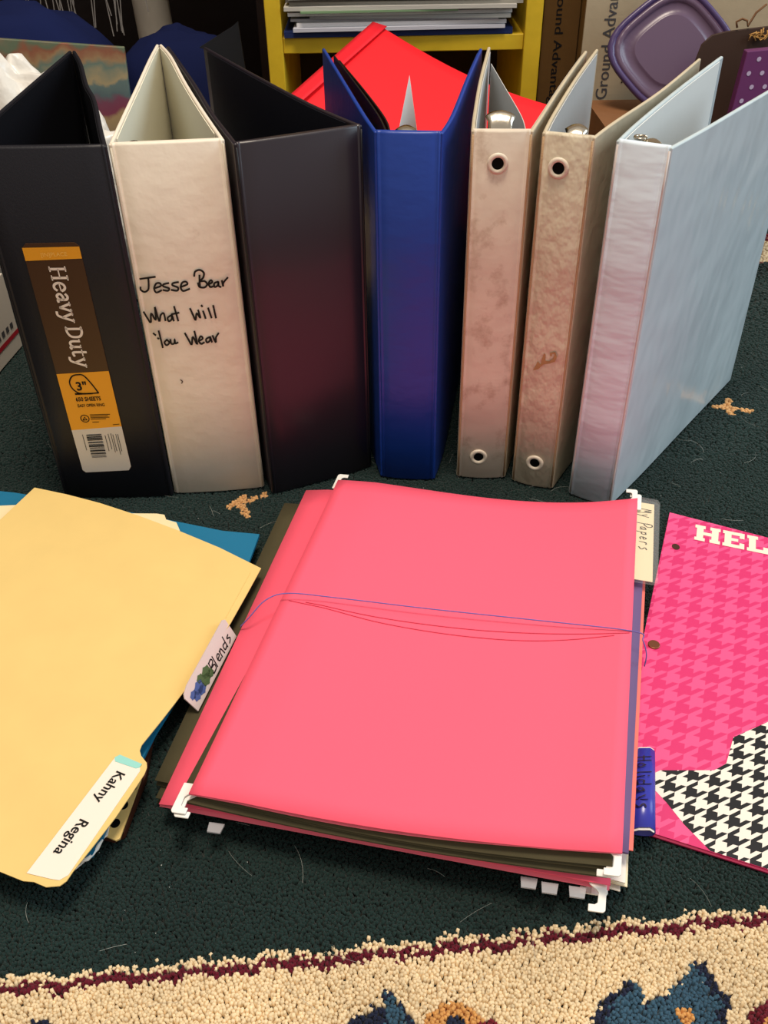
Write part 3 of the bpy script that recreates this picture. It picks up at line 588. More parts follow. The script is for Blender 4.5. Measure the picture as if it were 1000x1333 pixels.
# clear tab ends poking out in front of the stack
for x, y, z, nm in ((.074, .2675, .0160, 'leftmost of three clear plastic tabs under the front right of the stack'), (.0845, .2640, .0165, 'middle of three clear plastic tabs under the front right of the stack'), (.0985, .2610, .0172, 'clear plastic tab right beside the lowest white hook of the stack'), (-.0975, .3045, .0150, 'lone whitish plastic tab under the front left hooks of the stack')):
    c0 = Vector((x, y, z)); a = UX*.009; b = -VX*.006
    vs = [c0+p+Vector((0, 0, h)) for h in (0, .0011) for p in (-a*.5, a*.5, a*.45+b, -a*.4+b)]
    tag(obj('plastic_tab', MB().add(vs, [(0, 1, 2, 3), (7, 6, 5, 4), (1, 0, 4, 5), (2, 1, 5, 6), (3, 2, 6, 7), (0, 3, 7, 4)]), mat('frosted_plastic', (196, 198, 204), .25, .5, alpha=.55), at=tuple(c0)), nm, 'index tab', 'clear tabs at the front of the stack')
# elastic
el = thing('elastic_band', 'thin violet elastic cord stretched across the pink folder', 'elastic', (-.09, .456, .02))

def on_top(x, y):
    e1 = Vector((.2314, -.0469)); e2 = Vector((.0757, .2989)); d = Vector((x+.1121, y-.3118)); det = e1.x*e2.y-e1.y*e2.x
    u = (d.x*e2.y-d.y*e2.x)/det; v = (e1.x*d.y-e1.y*d.x)/det; u = min(1, max(0, u)); v = min(1, max(0, v))
    q = [Vector(p) for p in q5]; return (q[0]*(1-u)*(1-v)+q[1]*u*(1-v)+q[2]*u*v+q[3]*(1-u)*v).z+top_dz(u, v)+sagf(.0072, u, v)
VIOLET = mat('violet_elastic', (112, 100, 172), .7); REDT = mat('red_elastic', (214, 62, 92), .7)
P = spline([(-.1005, .4545, .022), (-.0935, .4555, .0300), (-.0823, .4632, .0385), (-.0669, .4675, .0405), (-.0324, .4612, .0412), (.0298, .4483, .0418), (.1, .4349, .0426), (.1604, .4221, .0438), (.1648, .4150, .0425), (.1672, .4100, .0350), (.1668, .4078, .0262)], 5)
obj('strand', MB().tube([Vector(p) for p in P], .00042, 6), VIOLET, el, smooth=True)
for pts in ([(-.067, .4665), (-.0375, .455), (-.0012, .4408), (.0488, .4275), (.0979, .42), (.1476, .4202)], [(-.055, .4635), (-.0075, .4475), (.0488, .4345), (.0979, .4270), (.1576, .4212)]):
    obj('strand', MB().tube([Vector((p[0], p[1], on_top(*p)+.0004)) for p in spline(pts, 6)], .00022, 5), REDT, el, smooth=True)

# ------------------------------------------------------------------ manila folder pile at the left
def flat(name, label, cat, poly, z, t, m, group='folders in the left pile', tilt=None):
    cx = sum(p[0] for p in poly)/len(poly); cy = sum(p[1] for p in poly)/len(poly)
    zf = (lambda x, y: z+tilt(x, y)) if tilt else (lambda x, y: z)
    return tag(obj(name, MB().prism(poly, zf, t), m, at=(cx, cy, z-t)), label, cat, group)
o = flat('file_folder', 'dark brown folder at the bottom of the left pile', 'folder', [(-.1475, .3454), (-.1525, .3062), (-.158, .303), (-.33, .350), (-.31, .55), (-.17, .545), (-.150, .40)], .0050, .0045, BROWNC)
o = thing('punched_sheet', 'yellow sheet with round black holes under the left pile', 'paper', (-.2, .4, .0075), 'folders in the left pile')
obj('sheet', MB().prism([(-.1488, .3400), (-.1530, .3008), (-.1550, .2995), (-.1600, .3018), (-.30, .36), (-.28, .55), (-.17, .53), (-.155, .40)], lambda x, y: .0085, .0012), YELLOW, o)
for x, y in ((-.1578, .3105), (-.1556, .3225), (-.153, .335)): obj('hole', MB().prism(ellipse(x, y, .0028, .0030, 14), lambda x, y: .0087, .0002), HOLE, o)
flat('file_folder', 'magenta folder edge peeking out above the teal one', 'folder', [(-.165, .5846), (-.1279, .5757), (-.13, .545), (-.20, .50), (-.28, .52), (-.25, .60)], .0072, .0014, MAGENTA)
flat('paper_sheet', 'grey-white sheets under the teal pocket folder at the tab end', 'paper', [(-.1600, .3020), (-.1617, .3003), (-.1631, .2931), (-.1728, .2815), (-.1760, .2795), (-.34, .36), (-.30, .56), (-.17, .50)], .0105, .0012, PAPER)
tf = flat('pocket_folder', 'teal blue pocket folder beneath the yellow one', 'folder', [(-.0985, .5640), (-.1031, .5312), (-.1190, .465), (-.1320, .4132), (-.1378, .3906), (-.1446, .3694), (-.1545, .3232), (-.1563, .3172), (-.1595, .3077), (-.1607, .2979), (-.1640, .2866), (-.1707, .2830), (-.37, .37), (-.37, .60), (-.3449, .6315), (-.3104, .6251), (-.1999, .5930), (-.128, .5690)], .0150, .0025, TEAL)
obj('torn_edge', MB().tube([(-.1608, .2965, .0140), (-.1622, .2925, .0145), (-.1638, .2882, .0138), (-.1662, .2845, .0145), (-.1715, .2828, .0140)], [.0006, .0012, .0008, .0013, .0006], 6), PAPER, tf, smooth=True)
flat('file_folder', 'pale manila folder with its tab showing behind the yellow one', 'folder', [(-.2073, .5880), (-.1830, .5870), (-.1765, .5853), (-.1740, .5790), (-.1652, .5751), (-.1608, .5650), (-.16, .53), (-.20, .36), (-.32, .38), (-.34, .60), (-.2500, .6040)], .0195, .0014, MANILA)
yel = [(-.2895, .6191), (-.2601, .6088), (-.2301, .5963), (-.1957, .5790), (-.1617, .5598), (-.1255, .5374), (-.0915, .5128), (-.0990, .4850), (-.1073, .4556), (-.1180, .4250), (-.1294, .3954), (-.1390, .3735), (-.1483, .3535), (-.1487, .3495), (-.1470, .3455),
       (-.1428, .3405), (-.1420, .3372), (-.1426, .3325), (-.1480, .3175), (-.1533, .3035), (-.1610, .2870), (-.1687, .2712), (-.1706, .2660), (-.1735, .2632), (-.1806, .2627), (-.1880, .2658), (-.1938, .2664), (-.2077, .2720), (-.36, .345), (-.376, .373)]
yf = thing('file_folder', 'yellow manila folder with a white name label on its tab, top of left pile', 'folder', (-.24, .45, .0225), 'folders in the left pile')
obj('front_leaf', MB().prism(yel, lambda x, y: .0242, .0006), YELLOW, yf)
obj('back_leaf', MB().prism([(-.288, .6165), (-.2301, .594), (-.1617, .5575), (-.0945, .5120), (-.1125, .4556), (-.1350, .3954), (-.1560, .3520), (-.1650, .3200), (-.1860, .2710), (-.36, .35), (-.374, .375)], lambda x, y: .0226, .0006), YELLOW, yf)
obj('crease', MB().tube([(-.0985, .5085, .0243), (-.1110, .4610, .0243)], .0002, 5), YELLOW, yf)
LBL = mat('name_label', (238, 228, 214), .6, .3, .04, 60)
lp = [(-.1625, .3440), (-.1600, .3448), (-.1462, .3382), (-.1455, .3345), (-.1705, .2690), (-.1745, .2662), (-.1790, .2670), (-.1930, .2706)]
la = obj('name_label', MB().prism(lp, lambda x, y: .0246, .0003), LBL, yf)
obj('label_stripe', MB().prism([(-.1625, .3443), (-.1597, .3462), (-.1452, .3392), (-.1462, .3368), (-.1482, .3362)][::1]+[(-.1615, .3415)], lambda x, y: .0249, .0003), mat('aqua_strip', (150, 214, 204), .5), yf)
d = Vector((-.1789+.1545, .2870-.3383, 0)).normalized(); upv = Vector((-d.y, d.x, 0))
frk = plane_frame((-.15865, .3352, .0247), d, upv)
mb = text_mb('Kahny', frk, .0088, .0002, .00012); frk2 = plane_frame((-.1722, .3035, .0247), d, upv); put(mb, text_mb('Regina', frk2, .0088, .0002, .00012)); obj('name_print', mb, PRINT, la)

# ------------------------------------------------------------------ pink houndstooth folder at the right
def houndstooth(name, c1, c2, per, rot):
    m = bpy.data.materials.new(name); m.use_nodes = True; nt = m.node_tree; N = nt.nodes; L = nt.links; b = N['Principled BSDF']; b.inputs['Roughness'].default_value = .42
    tc = N.new('ShaderNodeTexCoord'); mp = N.new('ShaderNodeMapping'); mp.inputs['Scale'].default_value = (8/per,)*3; mp.inputs['Rotation'].default_value = (0, 0, rot); mp.inputs['Location'].default_value = (800, 800, 0)
    sx = N.new('ShaderNodeSeparateXYZ'); L.new(tc.outputs['Object'], mp.inputs[0]); L.new(mp.outputs[0], sx.inputs[0])
    def M(op, a, b2=None):
        n = N.new('ShaderNodeMath'); n.operation = op
        for i, q in enumerate((a, b2)):
            if q is None: continue
            if isinstance(q, (int, float)): n.inputs[i].default_value = q
            else: L.new(q, n.inputs[i])
        return n.outputs[0]
    X, Y = sx.outputs[0], sx.outputs[1]
    wx = M('LESS_THAN', M('FLOORED_MODULO', X, 8), 4); wy = M('LESS_THAN', M('FLOORED_MODULO', Y, 8), 4); tw = M('LESS_THAN', M('FLOORED_MODULO', M('SUBTRACT', X, Y), 4), 2)
    v = M('ADD', M('MULTIPLY', tw, wx), M('MULTIPLY', M('SUBTRACT', 1, tw), wy))
    mx = N.new('ShaderNodeMix'); mx.data_type = 'RGBA'; L.new(v, mx.inputs[0]); mx.inputs[6].default_value = lin(c1); mx.inputs[7].default_value = lin(c2); L.new(mx.outputs[2], b.inputs['Base Color'])
    return m
PH = houndstooth('pink_houndstooth', (238, 84, 138), (214, 48, 110), .0165, .35); BH = houndstooth('black_houndstooth', (236, 228, 216), (16, 16, 20), .0125, .35)
kf = thing('pocket_folder', 'hot pink houndstooth pocket folder with cream block letters, right edge', 'folder', (.25, .42, .0))
kq = [(.1255, .3126), (.3475, .2214), (.4506, .4912), (.2362, .5989)]
obj('front_leaf', MB().prism(kq, lambda x, y: .0022, .0006), PH, kf)
obj('back_leaf', MB().prism([(x+.0008, y-.002) for x, y in kq], lambda x, y: .0014, .0010), mat('magenta_back', (150, 24, 66), .5), kf)
obj('pattern_panel', MB().prism([(.1540, .3395), (.1657, .3449), (.1982, .3442), (.2070, .3490), (.2175, .3687), (.2432, .3803), (.4080, .3800), (.3475, .2216), (.1802, .2903), (.1700, .3075), (.1637, .3221)], lambda x, y: .00235, .0001), BH, kf)
# block letters H E L
e1 = Vector((.0524, -.0201, 0)).normalized(); e2 = Vector((.0066, .0194, 0)).normalized()
frk = plane_frame((.2465, .5632, .0022), e1, e2)
mb = MB(); Hh = .0200
def blk(x0, x1, y0, y1): put(mb, poly_frame([(x0, y0), (x1, y0), (x1, y1), (x0, y1)], frk, .00025))
s_ = .0052; r_ = .0040; x = 0
blk(x+.0014, x+.0014+s_, r_, Hh-r_); blk(x+.0130, x+.0130+s_, r_, Hh-r_); blk(x+.0014+s_, x+.0130, .0080, .0120)
for a in (0, .0116): blk(x+a, x+a+.0080, 0, r_); blk(x+a, x+a+.0080, Hh-r_, Hh)
x = .0215; blk(x+.0014, x+.0014+s_, r_, Hh-r_); blk(x, x+.0165, 0, r_); blk(x, x+.0165, Hh-r_, Hh); blk(x+.0014+s_, x+.0118, .0082, .0118); blk(x+.0128, x+.0165, r_, .0070); blk(x+.0128, x+.0165, .0130, Hh-r_)
x = .0400; blk(x+.0014, x+.0014+s_, r_, Hh-r_); blk(x, x+.0160, 0, r_); blk(x, x+.0082, Hh-r_, Hh); blk(x+.0122, x+.0160, r_, .0078)
obj('block_letters', mb, mat('cream_letter', (240, 228, 206), .5), kf)
obj('punched_hole', MB().prism(ellipse(.2297, .5547, .0030, .0036, 16), lambda x, y: .0025, .0002), BROWNC, kf)
obj('brass_brad', MB().prism(ellipse(.1868, .4492, .0042, .0042, 16), lambda x, y: .0034, .0012), mat('brad_brass', (150, 96, 70), .35, metal=.8), kf, bevel=.0005)

# ------------------------------------------------------------------ background: yellow shelf and papers
YWOOD = mat('yellow_paint', (214, 180, 40), .45, .4, .06, 60, var=.12, vscale=30, stain=((140, 92, 30), 14, .66, .72, .7))
sh = thing('bookshelf', 'yellow painted wooden shelf unit behind the blue binder', 'shelf', (.034, 1.36, 0))
for x0, x1 in ((-.134, -.1145), (.1825, .2035)): obj('side_panel', MB().box(x0, x1, 1.25, 1.52, 0, .62), YWOOD, sh, bevel=.0015)
for z0, z1 in ((.022, .040), (.2215, .2395), (.44, .458), (.60, .618)): obj('shelf_board', MB().box(-.1143, .1823, 1.254, 1.515, z0, z1), YWOOD, sh, bevel=.0012)
obj('back_panel', MB().box(-.1143, .1823, 1.515, 1.52, 0, .618), mat('shelf_back', (52, 38, 18), .8), sh)
z = .2397; cols = [((26, 44, 96), .0075, -.112, .168), ((190, 190, 200), .004, -.100, .158), ((214, 212, 212), .0045, -.096, .160), ((176, 178, 186), .003, -.104, .150), ((150, 152, 150), .0045, -.080, .164), ((206, 206, 204), .004, -.106, .166), ((120, 150, 112), .0022, -.09, .10), ((188, 184, 176), .0045, -.110, .170), ((150, 146, 136), .0035, -.104, .178), ((96, 92, 86), .004, -.108, .160), ((200, 196, 186), .005, -.104, .172), ((150, 60, 60), .003, -.1, .15), ((190, 188, 180), .006, -.106, .166)]
names = ['navy folder at the bottom of the paper stack on the yellow shelf', 'pale grey sheaf lying right on the navy folder on the shelf', 'brightest white sheaf, third from the bottom of the shelf stack', 'thin bluish grey sheaf, fourth from the bottom of the shelf stack',
 'mid grey sheaf set to the right, fifth from the bottom of the shelf stack', 'off-white sheaf just under the green sheet on the shelf', 'short pale green sheet in the middle of the shelf stack', 'warm grey sheaf just over the green sheet on the shelf',
 'taupe sheaf reaching furthest right in the shelf stack', 'dark grey magazine in the upper shelf stack', 'cream sheaf just over the dark grey magazine on the shelf', 'dull red booklet near the top of the shelf stack', 'thick cream sheaf topping the shelf stack']
for i, (c_, t_, x0, x1) in enumerate(cols):
    sk = random.uniform(-.006, .006); y0 = 1.252+random.uniform(-.008, .008)
    q = [(x0, y0+sk, z+t_), (x1, y0-sk, z+t_), (x1+random.uniform(-.004, .004), 1.47, z+t_), (x0, 1.47, z+t_)]
    o = obj('document', MB().sheet(q, t_*.96, 4, 2), mat('doc_%d' % i, c_, .6, .3, .2, 300, stretch=(.2, .2, 4)), at=(.03, 1.36, z))
    tag(o, names[i], 'paper', 'papers stacked on the yellow shelf'); z += t_
# red sheet behind the binders
RED = mat('red_card', (250, 34, 44), .65, .25)
rd = thing('red_poster_sheet', 'large bright red paper sheet propped behind the blue binder', 'paper', (.05, 1.08, 0))
rq = [(-.10, 1.0405, .2140), (.105, .935, .115), (.225, 1.035, .200), (.001, 1.195, .2640)]
obj('sheet', MB().sheet(rq, .0006, 14, 14, lambda u, v: -.012*math.sin(math.pi*u)*v-.006*math.sin(math.pi*u)*(1-v)+.0*u), RED, rd, smooth=True)
obj('folded_edge', MB().sheet([(-.105, 1.043, .2145), (-.089, 1.033, .2130), (.013, 1.187, .2625), (-.003, 1.198, .2655)], .0008, 4, 10), mat('red_card_edge', (226, 26, 44), .6), rd, smooth=True)
# a crate of things carrying the red sheet
CARD = mat('cardboard', (140, 104, 66), .85, .15, .1, 80, var=.08)
cr = thing('cardboard_box', 'low brown cardboard box hidden under the red sheet', 'box', (.05, 1.10, 0))
for b_ in ((-.06, .16, 1.035, 1.039, 0, .10), (-.06, .16, 1.196, 1.20, 0, .10), (-.06, -.056, 1.04, 1.195, 0, .10), (.156, .16, 1.04, 1.195, 0, .10), (-.056, .156, 1.04, 1.195, 0, .004)):
    obj('panel', MB().box(*b_), CARD, cr)
# shipping box
SHIP = mat('shipping_card', (176, 160, 134), .8, .2, .06, 80, var=.08, vscale=12)
sb = thing('shipping_box', 'tall cream shipping box printed with vertical lettering, right of the yellow shelf', 'box', (.40, 1.36, 0))
SIDE = mat('shipping_side', (120, 88, 44), .8, .2, .05, 80, var=.1)
fx0, fx1, fy0 = .252, .56, 1.235
for nm, b_, m_ in (('front_panel', (fx0, fx1, fy0, fy0+.004, 0, .42), SHIP), ('back_panel', (fx0, fx1, 1.49, 1.494, 0, .42), SHIP), ('side_panel', (fx0, fx0+.004, fy0+.0042, 1.4898, 0, .42), SIDE), ('side_panel', (fx1-.004, fx1, fy0+.0042, 1.4898, 0, .42), SIDE), ('lid_panel', (fx0, fx1, fy0, 1.494, .4202, .424), SHIP)):
    obj(nm, MB().box(*b_), m_, sb)
fpn = plane_frame((.2840, fy0, .166), (0, 0, 1), (-1, 0, 0)); FADE = mat('grey_print', (70, 68, 72), .7)
fpl = lambda x, y, h: Vector((.283-y, fy0-h, .150+x))
obj('box_print', text_mb('Ground Advantage', lambda x, y, h: Vector((.2890-y, fy0-.0004, .166+x)), .0200, 0, .0001), FADE, sb)
obj('box_marker', ribbons([[(.300, .196), (.302, .215)], [(.297, .210), (.308, .206)], [(.306, .200), (.312, .212), (.312, .200), (.306, .203)], [(.314, .198), (.316, .212)], [(.306, .186), (.311, .194), (.313, .184), (.318, .194)], [(.320, .186), (.324, .196)], [(.322, .192), (.330, .186)]], .0016, lambda x, y, h: Vector((x, fy0-.0005, y)), 0), INK, sb)
# dark side box with print between shelf and shipping box
db = thing('shipping_carton', 'dark brown carton wedged between yellow shelf and shipping box', 'box', (.228, 1.38, 0))
DARKC = mat('dark_carton', (92, 66, 34), .85, .15, .05, 80, var=.1)
obj('carton_body', MB().box(.2060, .2510, 1.262, 1.50, 0, .40), DARKC, db, bevel=.001)
obj('carton_print', text_mb('Ground Advantage', lambda x, y, h: Vector((.2215+y*.75, 1.2616, .300-x)), .0200, 0, .0001), PRINT, db)
# low brown box carrying lid, board and dotted book
lb = thing('cardboard_box', 'open brown cardboard box carrying the purple lid and brown board', 'box', (.40, 1.10, 0))
bx0, bx1, by0, by1, bz = .262, .455, 1.055, 1.222, .165
for b_ in ((bx0, bx1, by0, by0+.004, 0, bz), (bx0, bx1, by1-.004, by1, 0, bz), (bx0, bx0+.004, by0+.0042, by1-.0042, 0, bz), (bx1-.004, bx1, by0+.0042, by1-.0042, 0, bz), (bx0, bx1, by0, by1, bz+.0002, bz+.004)):
    obj('panel', MB().box(*b_), mat('brown_cardboard', (132, 92, 62), .85, .15, .1, 80, var=.1), lb)
# purple lid
lc = Vector((.3440, 1.175, .2350)); tilt = math.radians(66)
LX = Vector((.96, -.05, .05)).normalized(); LN = Vector((-.10, -math.sin(tilt), math.cos(tilt))).normalized(); LX = (LX-LN*LX.dot(LN)).normalized(); LY = LN.cross(LX)
def lid_ring(r, h, n=40, e=3.2, ax=.064, ay=.058):
    out = []
    for k in range(n):
        a = 2*math.pi*k/n; ca, sa = math.cos(a), math.sin(a); d_ = (abs(ca)**e+abs(sa)**e)**(-1/e); th = math.radians(38)
        x, y = ca*d_, sa*d_; x, y = x*math.cos(th)-y*math.sin(th), x*math.sin(th)+y*math.cos(th)
        out.append(lc+LX*(x*ax*r)+LY*(y*ay*r)+LN*h)
    return out
def lathe(levels, n=40):
    mb = MB(); vs = []
    for r, h in levels: vs += lid_ring(r, h, n)
    m = len(levels); mb.add(vs, [(j*n+i, j*n+(i+1) % n, (j+1)*n+(i+1) % n, (j+1)*n+i) for j in range(m-1) for i in range(n)]+[tuple(range((m-1)*n, m*n))]); return mb
LID = mat('purple_lid_plastic', (92, 72, 96), .3, .5, alpha=1.0); RIM = mat('purple_rim_plastic', (72, 56, 100), .28, .5)
li = thing('plastic_lid', 'translucent purple rounded food container lid leaning on the shipping box', 'lid', tuple(lc-LY*.062))
obj('panel', lathe([(.90, -.001), (.90, .0005), (.80, .001), (.78, -.002), (.60, -.0022), (.58, -.0008), (.56, -.0008)]), LID, li, smooth=True)
obj('rim', lathe([(.90, -.004), (1.0, -.004), (1.01, .000), (.985, .003), (.93, .0032), (.905, .001), (.89, .0002)][:7]), RIM, li, smooth=True)
# drop the end cap of the rim so that the panel shows
bm_me = bpy.data.objects[li.children[1].name].data
import bmesh
bm = bmesh.new(); bm.from_mesh(bm_me); bmesh.ops.delete(bm, geom=[f for f in bm.faces if len(f.verts) > 4], context='FACES'); bm.to_mesh(bm_me); bm.free()
obj('pull_tab', MB().add([lc+LX*a+LY*b+LN*h for h in (-.003, .000) for a, b in ((-.030, -.052), (-.002, -.064), (-.006, -.078), (-.028, -.070))], [(0, 3, 2, 1), (4, 5, 6, 7), (0, 1, 5, 4), (1, 2, 6, 5), (2, 3, 7, 6), (3, 0, 4, 7)]), LID, li, bevel=.001)
# brown hardboard panel with rounded corner and jute knot
hb = thing('hardboard_panel', 'dark brown rounded board with a jute bow, leaning at the right', 'board', (.45, 1.11, .169))
pp = [(-.075, 0), (-.072, .060), (-.066, .082), (-.056, .091), (-.040, .0945), (.06, .104), (.06, 0)]
fbd = lambda x, z, h: Vector((.4260+x, 1.110+z*.12-h, .1692+z))
n_ = len(pp); vs = [fbd(x, z, h) for h in (.003, 0) for x, z in pp]
obj('board', MB().add(vs, [tuple(range(n_))[::-1], tuple(range(n_, 2*n_))]+[(i, (i+1) % n_, n_+(i+1) % n_, n_+i) for i in range(n_)]), mat('hardboard', (58, 38, 28), .6, .3, .05, 200, var=.1), hb, bevel=.001)
mb = MB()
for k in range(14):
    a = random.uniform(0, 6.3); c0 = fbd(-.0060+random.uniform(-.004, .004), .0915+random.uniform(-.003, .003), .005)
    mb.tube([c0, c0+Vector((math.cos(a)*.006, -.003, math.sin(a)*.005)), c0+Vector((math.cos(a+.8)*.009, -.002, math.sin(a+.8)*.007))], .0009, 4)
obj('jute_bow', mb, mat('jute', (176, 132, 72), .9), hb, smooth=True)
obj('hanging_loop', MB().tube([fbd(x, z, .004) for x, z in ((-.030, .098), (-.032, .1035), (-.026, .1065), (-.020, .1045), (-.019, .099))]+[fbd(-.012, .112, .004), fbd(-.002, .120, .004)], .0012, 6), mat('jute_dark', (108, 74, 46), .9), hb, smooth=True)
# polka dot book
pb = thing('dotted_box', 'purple box with white polka dots at the right edge behind the white binder', 'box', (.42, 1.075, .169))
M_ = mat('plum_print', (96, 40, 92), .4, .4); fdt = lambda x, z, h: Vector((.3960+x+z*.10, 1.068+x*.06+z*.10-h, .1692+z))
pq = [(-.012, 0), (.072, 0), (.072, .090), (-.012, .085)]
vs = [fdt(x, z, h) for h in (.012, 0) for x, z in pq]
obj('body', MB().add(vs, [(3, 2, 1, 0), (4, 5, 6, 7), (0, 1, 5, 4), (1, 2, 6, 5), (2, 3, 7, 6), (3, 0, 4, 7)]), M_, pb, bevel=.001)
for i in range(6):
    for j in range(6):
        x = -.004+i*.0145+(.007 if j % 2 else 0); z_ = .010+j*.0135
        if x < .068: obj('dot', poly_frame(ellipse(x, z_, .0024, .0024, 10), lambda a, b, h: fdt(a, b, .0124), 0), mat('dot_print', (176, 160, 188), .5), pb)
# ------------------------------------------------------------------ background left: desk, cushions, picture, bag
DWOOD = mat('dark_stained_wood', (36, 20, 14), .5, .4, .1, 60, var=.25, vscale=14)
dk = thing('shade_desk', 'dark stained wooden desk added to shade the top left, its top out of view', 'shade_desk', (-.60, 1.66, -.0095))
obj('shade_desk_top', MB().box(-1.25, -.155, 1.30, 2.0, .70, .725), DWOOD, dk, bevel=.002)  # unseen top, added to keep the left background in shade
obj('back_panel', MB().box(-1.24, -.16, 1.93, 1.95, -.0095, .6998), DWOOD, dk)
obj('side_panel', MB().box(-.175, -.155, 1.53, 1.9295, -.0095, .6998), DWOOD, dk); obj('side_panel', MB().box(-1.25, -1.23, 1.33, 1.9295, -.0095, .6998), DWOOD, dk)
NAVY = mat('navy_cloth', (24, 32, 72), .95, .1, .3, 600)
def cushion(name, label, cat, c, r, m, group=None, amp=.22, fr_=2.2, n=36, sq=2.6, rot=0):
    vs = []; fs = []; ns = n//2
    for j in range(ns+1):
        th = math.pi*j/ns
        for i in range(n):
            ph = 2*math.pi*i/n; x, y, z = math.sin(th)*math.cos(ph), math.sin(th)*math.sin(ph), math.cos(th)
            d_ = (abs(x)**sq+abs(y)**sq+abs(z)**sq)**(-1/sq); p = Vector((x*d_, y*d_, z*d_))
            k = 1+amp*(noise.noise(p*fr_+Vector(c)*7)+.5*noise.noise(p*fr_*2.3+Vector(c)*3)); p = p*k
            X, Y = p.x*r[0], p.y*r[1]; vs.append((c[0]+X*math.cos(rot)-Y*math.sin(rot), c[1]+X*math.sin(rot)+Y*math.cos(rot), max(.0003, c[2]+p.z*r[2])))
    for j in range(ns):
        for i in range(n): fs.append((j*n+i, (j+1)*n+i, (j+1)*n+(i+1) % n, j*n+(i+1) % n))
    return tag(obj(name, MB().add(vs, fs), m, at=(c[0], c[1], 0), smooth=True), label, cat, group)
cushion('cushion', 'large navy blue cloth cushion at the top left corner', 'cushion', (-.490, 1.33, .130), (.160, .08, .14), NAVY, 'navy cushions', .12)
cushion('cushion', 'smaller navy blue cushion behind the apex of the white titled binder', 'cushion', (-.275, 1.42, .100), (.098, .065, .122), NAVY, 'navy cushions', .10)
BAG = mat('white_bag_plastic', (226, 222, 214), .3, .5, .3, 40)
cushion('plastic_bag', 'crumpled white plastic bag behind the black binder', 'plastic bag', (-.395, 1.040, .100), (.145, .042, .150), BAG, None, .34, 2.6, 72, 2.1)
# picture board
pc = thing('picture_board', 'painted landscape picture board with a rainbow leaning behind the black binder', 'picture', (-.36, 1.13, 0))
m = bpy.data.materials.new('landscape_print'); m.use_nodes = True; nt = m.node_tree; N = nt.nodes; L = nt.links
tc = N.new('ShaderNodeTexCoord'); sx = N.new('ShaderNodeSeparateXYZ'); L.new(tc.outputs['Object'], sx.inputs[0])
nz = N.new('ShaderNodeTexNoise'); nz.inputs['Scale'].default_value = 26; nz.inputs['Detail'].default_value = 4; L.new(tc.outputs['Object'], nz.inputs['Vector'])
m1 = N.new('ShaderNodeMath'); m1.operation = 'MULTIPLY_ADD'; m1.inputs[1].default_value = .055; L.new(nz.outputs[0], m1.inputs[0]); L.new(sx.outputs[2], m1.inputs[2])
mr = N.new('ShaderNodeMapRange'); mr.inputs[1].default_value = .175; mr.inputs[2].default_value = .295; L.new(m1.outputs[0], mr.inputs[0])
ra = N.new('ShaderNodeValToRGB'); L.new(mr.outputs[0], ra.inputs[0]); el_ = ra.color_ramp.elements
stops = [(0, (120, 106, 110)), (.14, (150, 128, 100)), (.30, (160, 136, 98)), (.36, (120, 52, 76)), (.48, (112, 60, 82)), (.54, (80, 98, 102)), (.63, (92, 112, 110)), (.66, (160, 144, 110)), (.76, (98, 118, 108)), (.82, (150, 122, 88)), (.88, (136, 84, 62)), (.93, (92, 108, 86)), (1, (118, 110, 88))]
el_[0].position = 0; el_[0].color = lin(stops[0][1]); el_[1].position = 1; el_[1].color = lin(stops[-1][1])
for p_, c_ in stops[1:-1]: e_ = el_.new(p_); e_.color = lin(c_)
L.new(ra.outputs[0], N['Principled BSDF'].inputs['Base Color']); N['Principled BSDF'].inputs['Roughness'].default_value = .4
vs = [(x, y+dy, z) for dy in (0, .006) for x, y, z in ((-.445, 1.112, .0), (-.288, 1.112, .0), (-.2805, 1.130, .2560), (-.445, 1.130, .2690))]
obj('panel', MB().add(vs, [(0, 1, 2, 3), (7, 6, 5, 4), (1, 0, 4, 5), (2, 1, 5, 6), (3, 2, 6, 7), (0, 3, 7, 4)]), m, pc, bevel=.001)
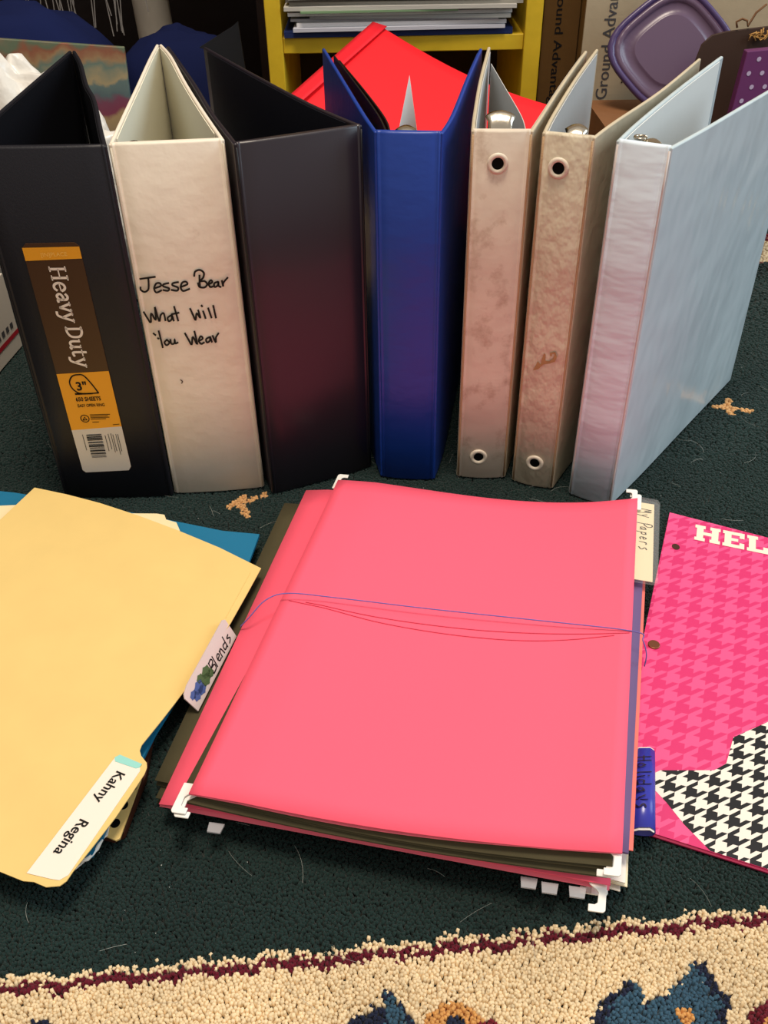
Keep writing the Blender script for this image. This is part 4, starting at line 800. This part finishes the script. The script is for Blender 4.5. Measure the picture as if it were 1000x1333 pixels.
# white tube and fringe
tag(obj('paper_tube', MB().tube([(-.338, 1.62, -.009), (-.345, 1.62, .12), (-.350, 1.62, .26), (-.354, 1.62, .55)], [.029, .028, .028, .027], 24), mat('tube_paper', (206, 198, 184), .6, .3, .1, 40, var=.12, vscale=20), at=(-.338, 1.62, -.009), smooth=True), 'upright off-white tube standing under the desk', 'tube')
fg = thing('fringe_trim', 'white thread fringe hanging under the desk above the navy cushion', 'fringe', (-.415, 1.50, .42))
FRM = mat('fringe_thread', (150, 146, 144), .8)
obj('header_cord', MB().tube([(-.50, 1.50, .42), (-.33, 1.50, .42)], .003, 6), FRM, fg, smooth=True)
obj('hanging_cord', MB().tube([(-.415, 1.50, .422), (-.415, 1.50, .70)], .0012, 5), FRM, fg)
for k in range(22):
    x = -.495+k*.0072+random.uniform(-.003, .003); z1 = random.uniform(.195, .235); sw = random.uniform(-.03, .03)
    obj('thread', MB().tube([Vector(p) for p in spline([(x, 1.50, .42), (x+sw*.3, 1.50+random.uniform(-.01, .01), .34), (x+sw, 1.50, z1)], 4)], .0009, 4), FRM, fg)
# dark folder corner
tag(obj('dark_folder', MB().add([(-.245+dx, 1.385+dy, z) for dy in (0, .004) for dx, z in ((0, .0), (.075, .0), (.060, .236), (.052, .230), (.0, .203))], [(0, 1, 2, 3, 4), (9, 8, 7, 6, 5), (1, 0, 5, 6), (2, 1, 6, 7), (3, 2, 7, 8), (4, 3, 8, 9), (0, 4, 9, 5)]), mat('charcoal_card', (30, 34, 42), .6), at=(-.21, 1.385, 0)), 'charcoal folder corner standing left of the yellow shelf', 'folder')
# white carton with red stripe at the left edge
wb = thing('mailing_box', 'white mailing box with red stripe at the left edge of the rug', 'box', (-.45, .86, 0))
obj('carton', MB().add([(*p, z) for z in (.0005, .085) for p in ((-.405, .815), (-.3945, .918), (-.56, .935), (-.57, .83))], [(3, 2, 1, 0), (4, 5, 6, 7), (0, 1, 5, 4), (1, 2, 6, 5), (2, 3, 7, 6), (3, 0, 4, 7)]), mat('white_carton', (214, 206, 194), .7, .2), wb, bevel=.001)
fwb = lambda t_, z_: (-.405+t_*.0105+.0005, .815+t_*.103, z_)
obj('red_stripe', MB().add([fwb(0, .0175), fwb(1, .0175), fwb(1, .0225), fwb(0, .0225)], [(0, 1, 2, 3)]), mat('stripe_red', (176, 26, 44), .6), wb)
mb = MB()
for k in range(9): mb.add([fwb(.05+k*.1, .028), fwb(.11+k*.1, .028), fwb(.11+k*.1, .034), fwb(.05+k*.1, .034)], [(0, 1, 2, 3)])
obj('grey_print', mb, FADE, wb)
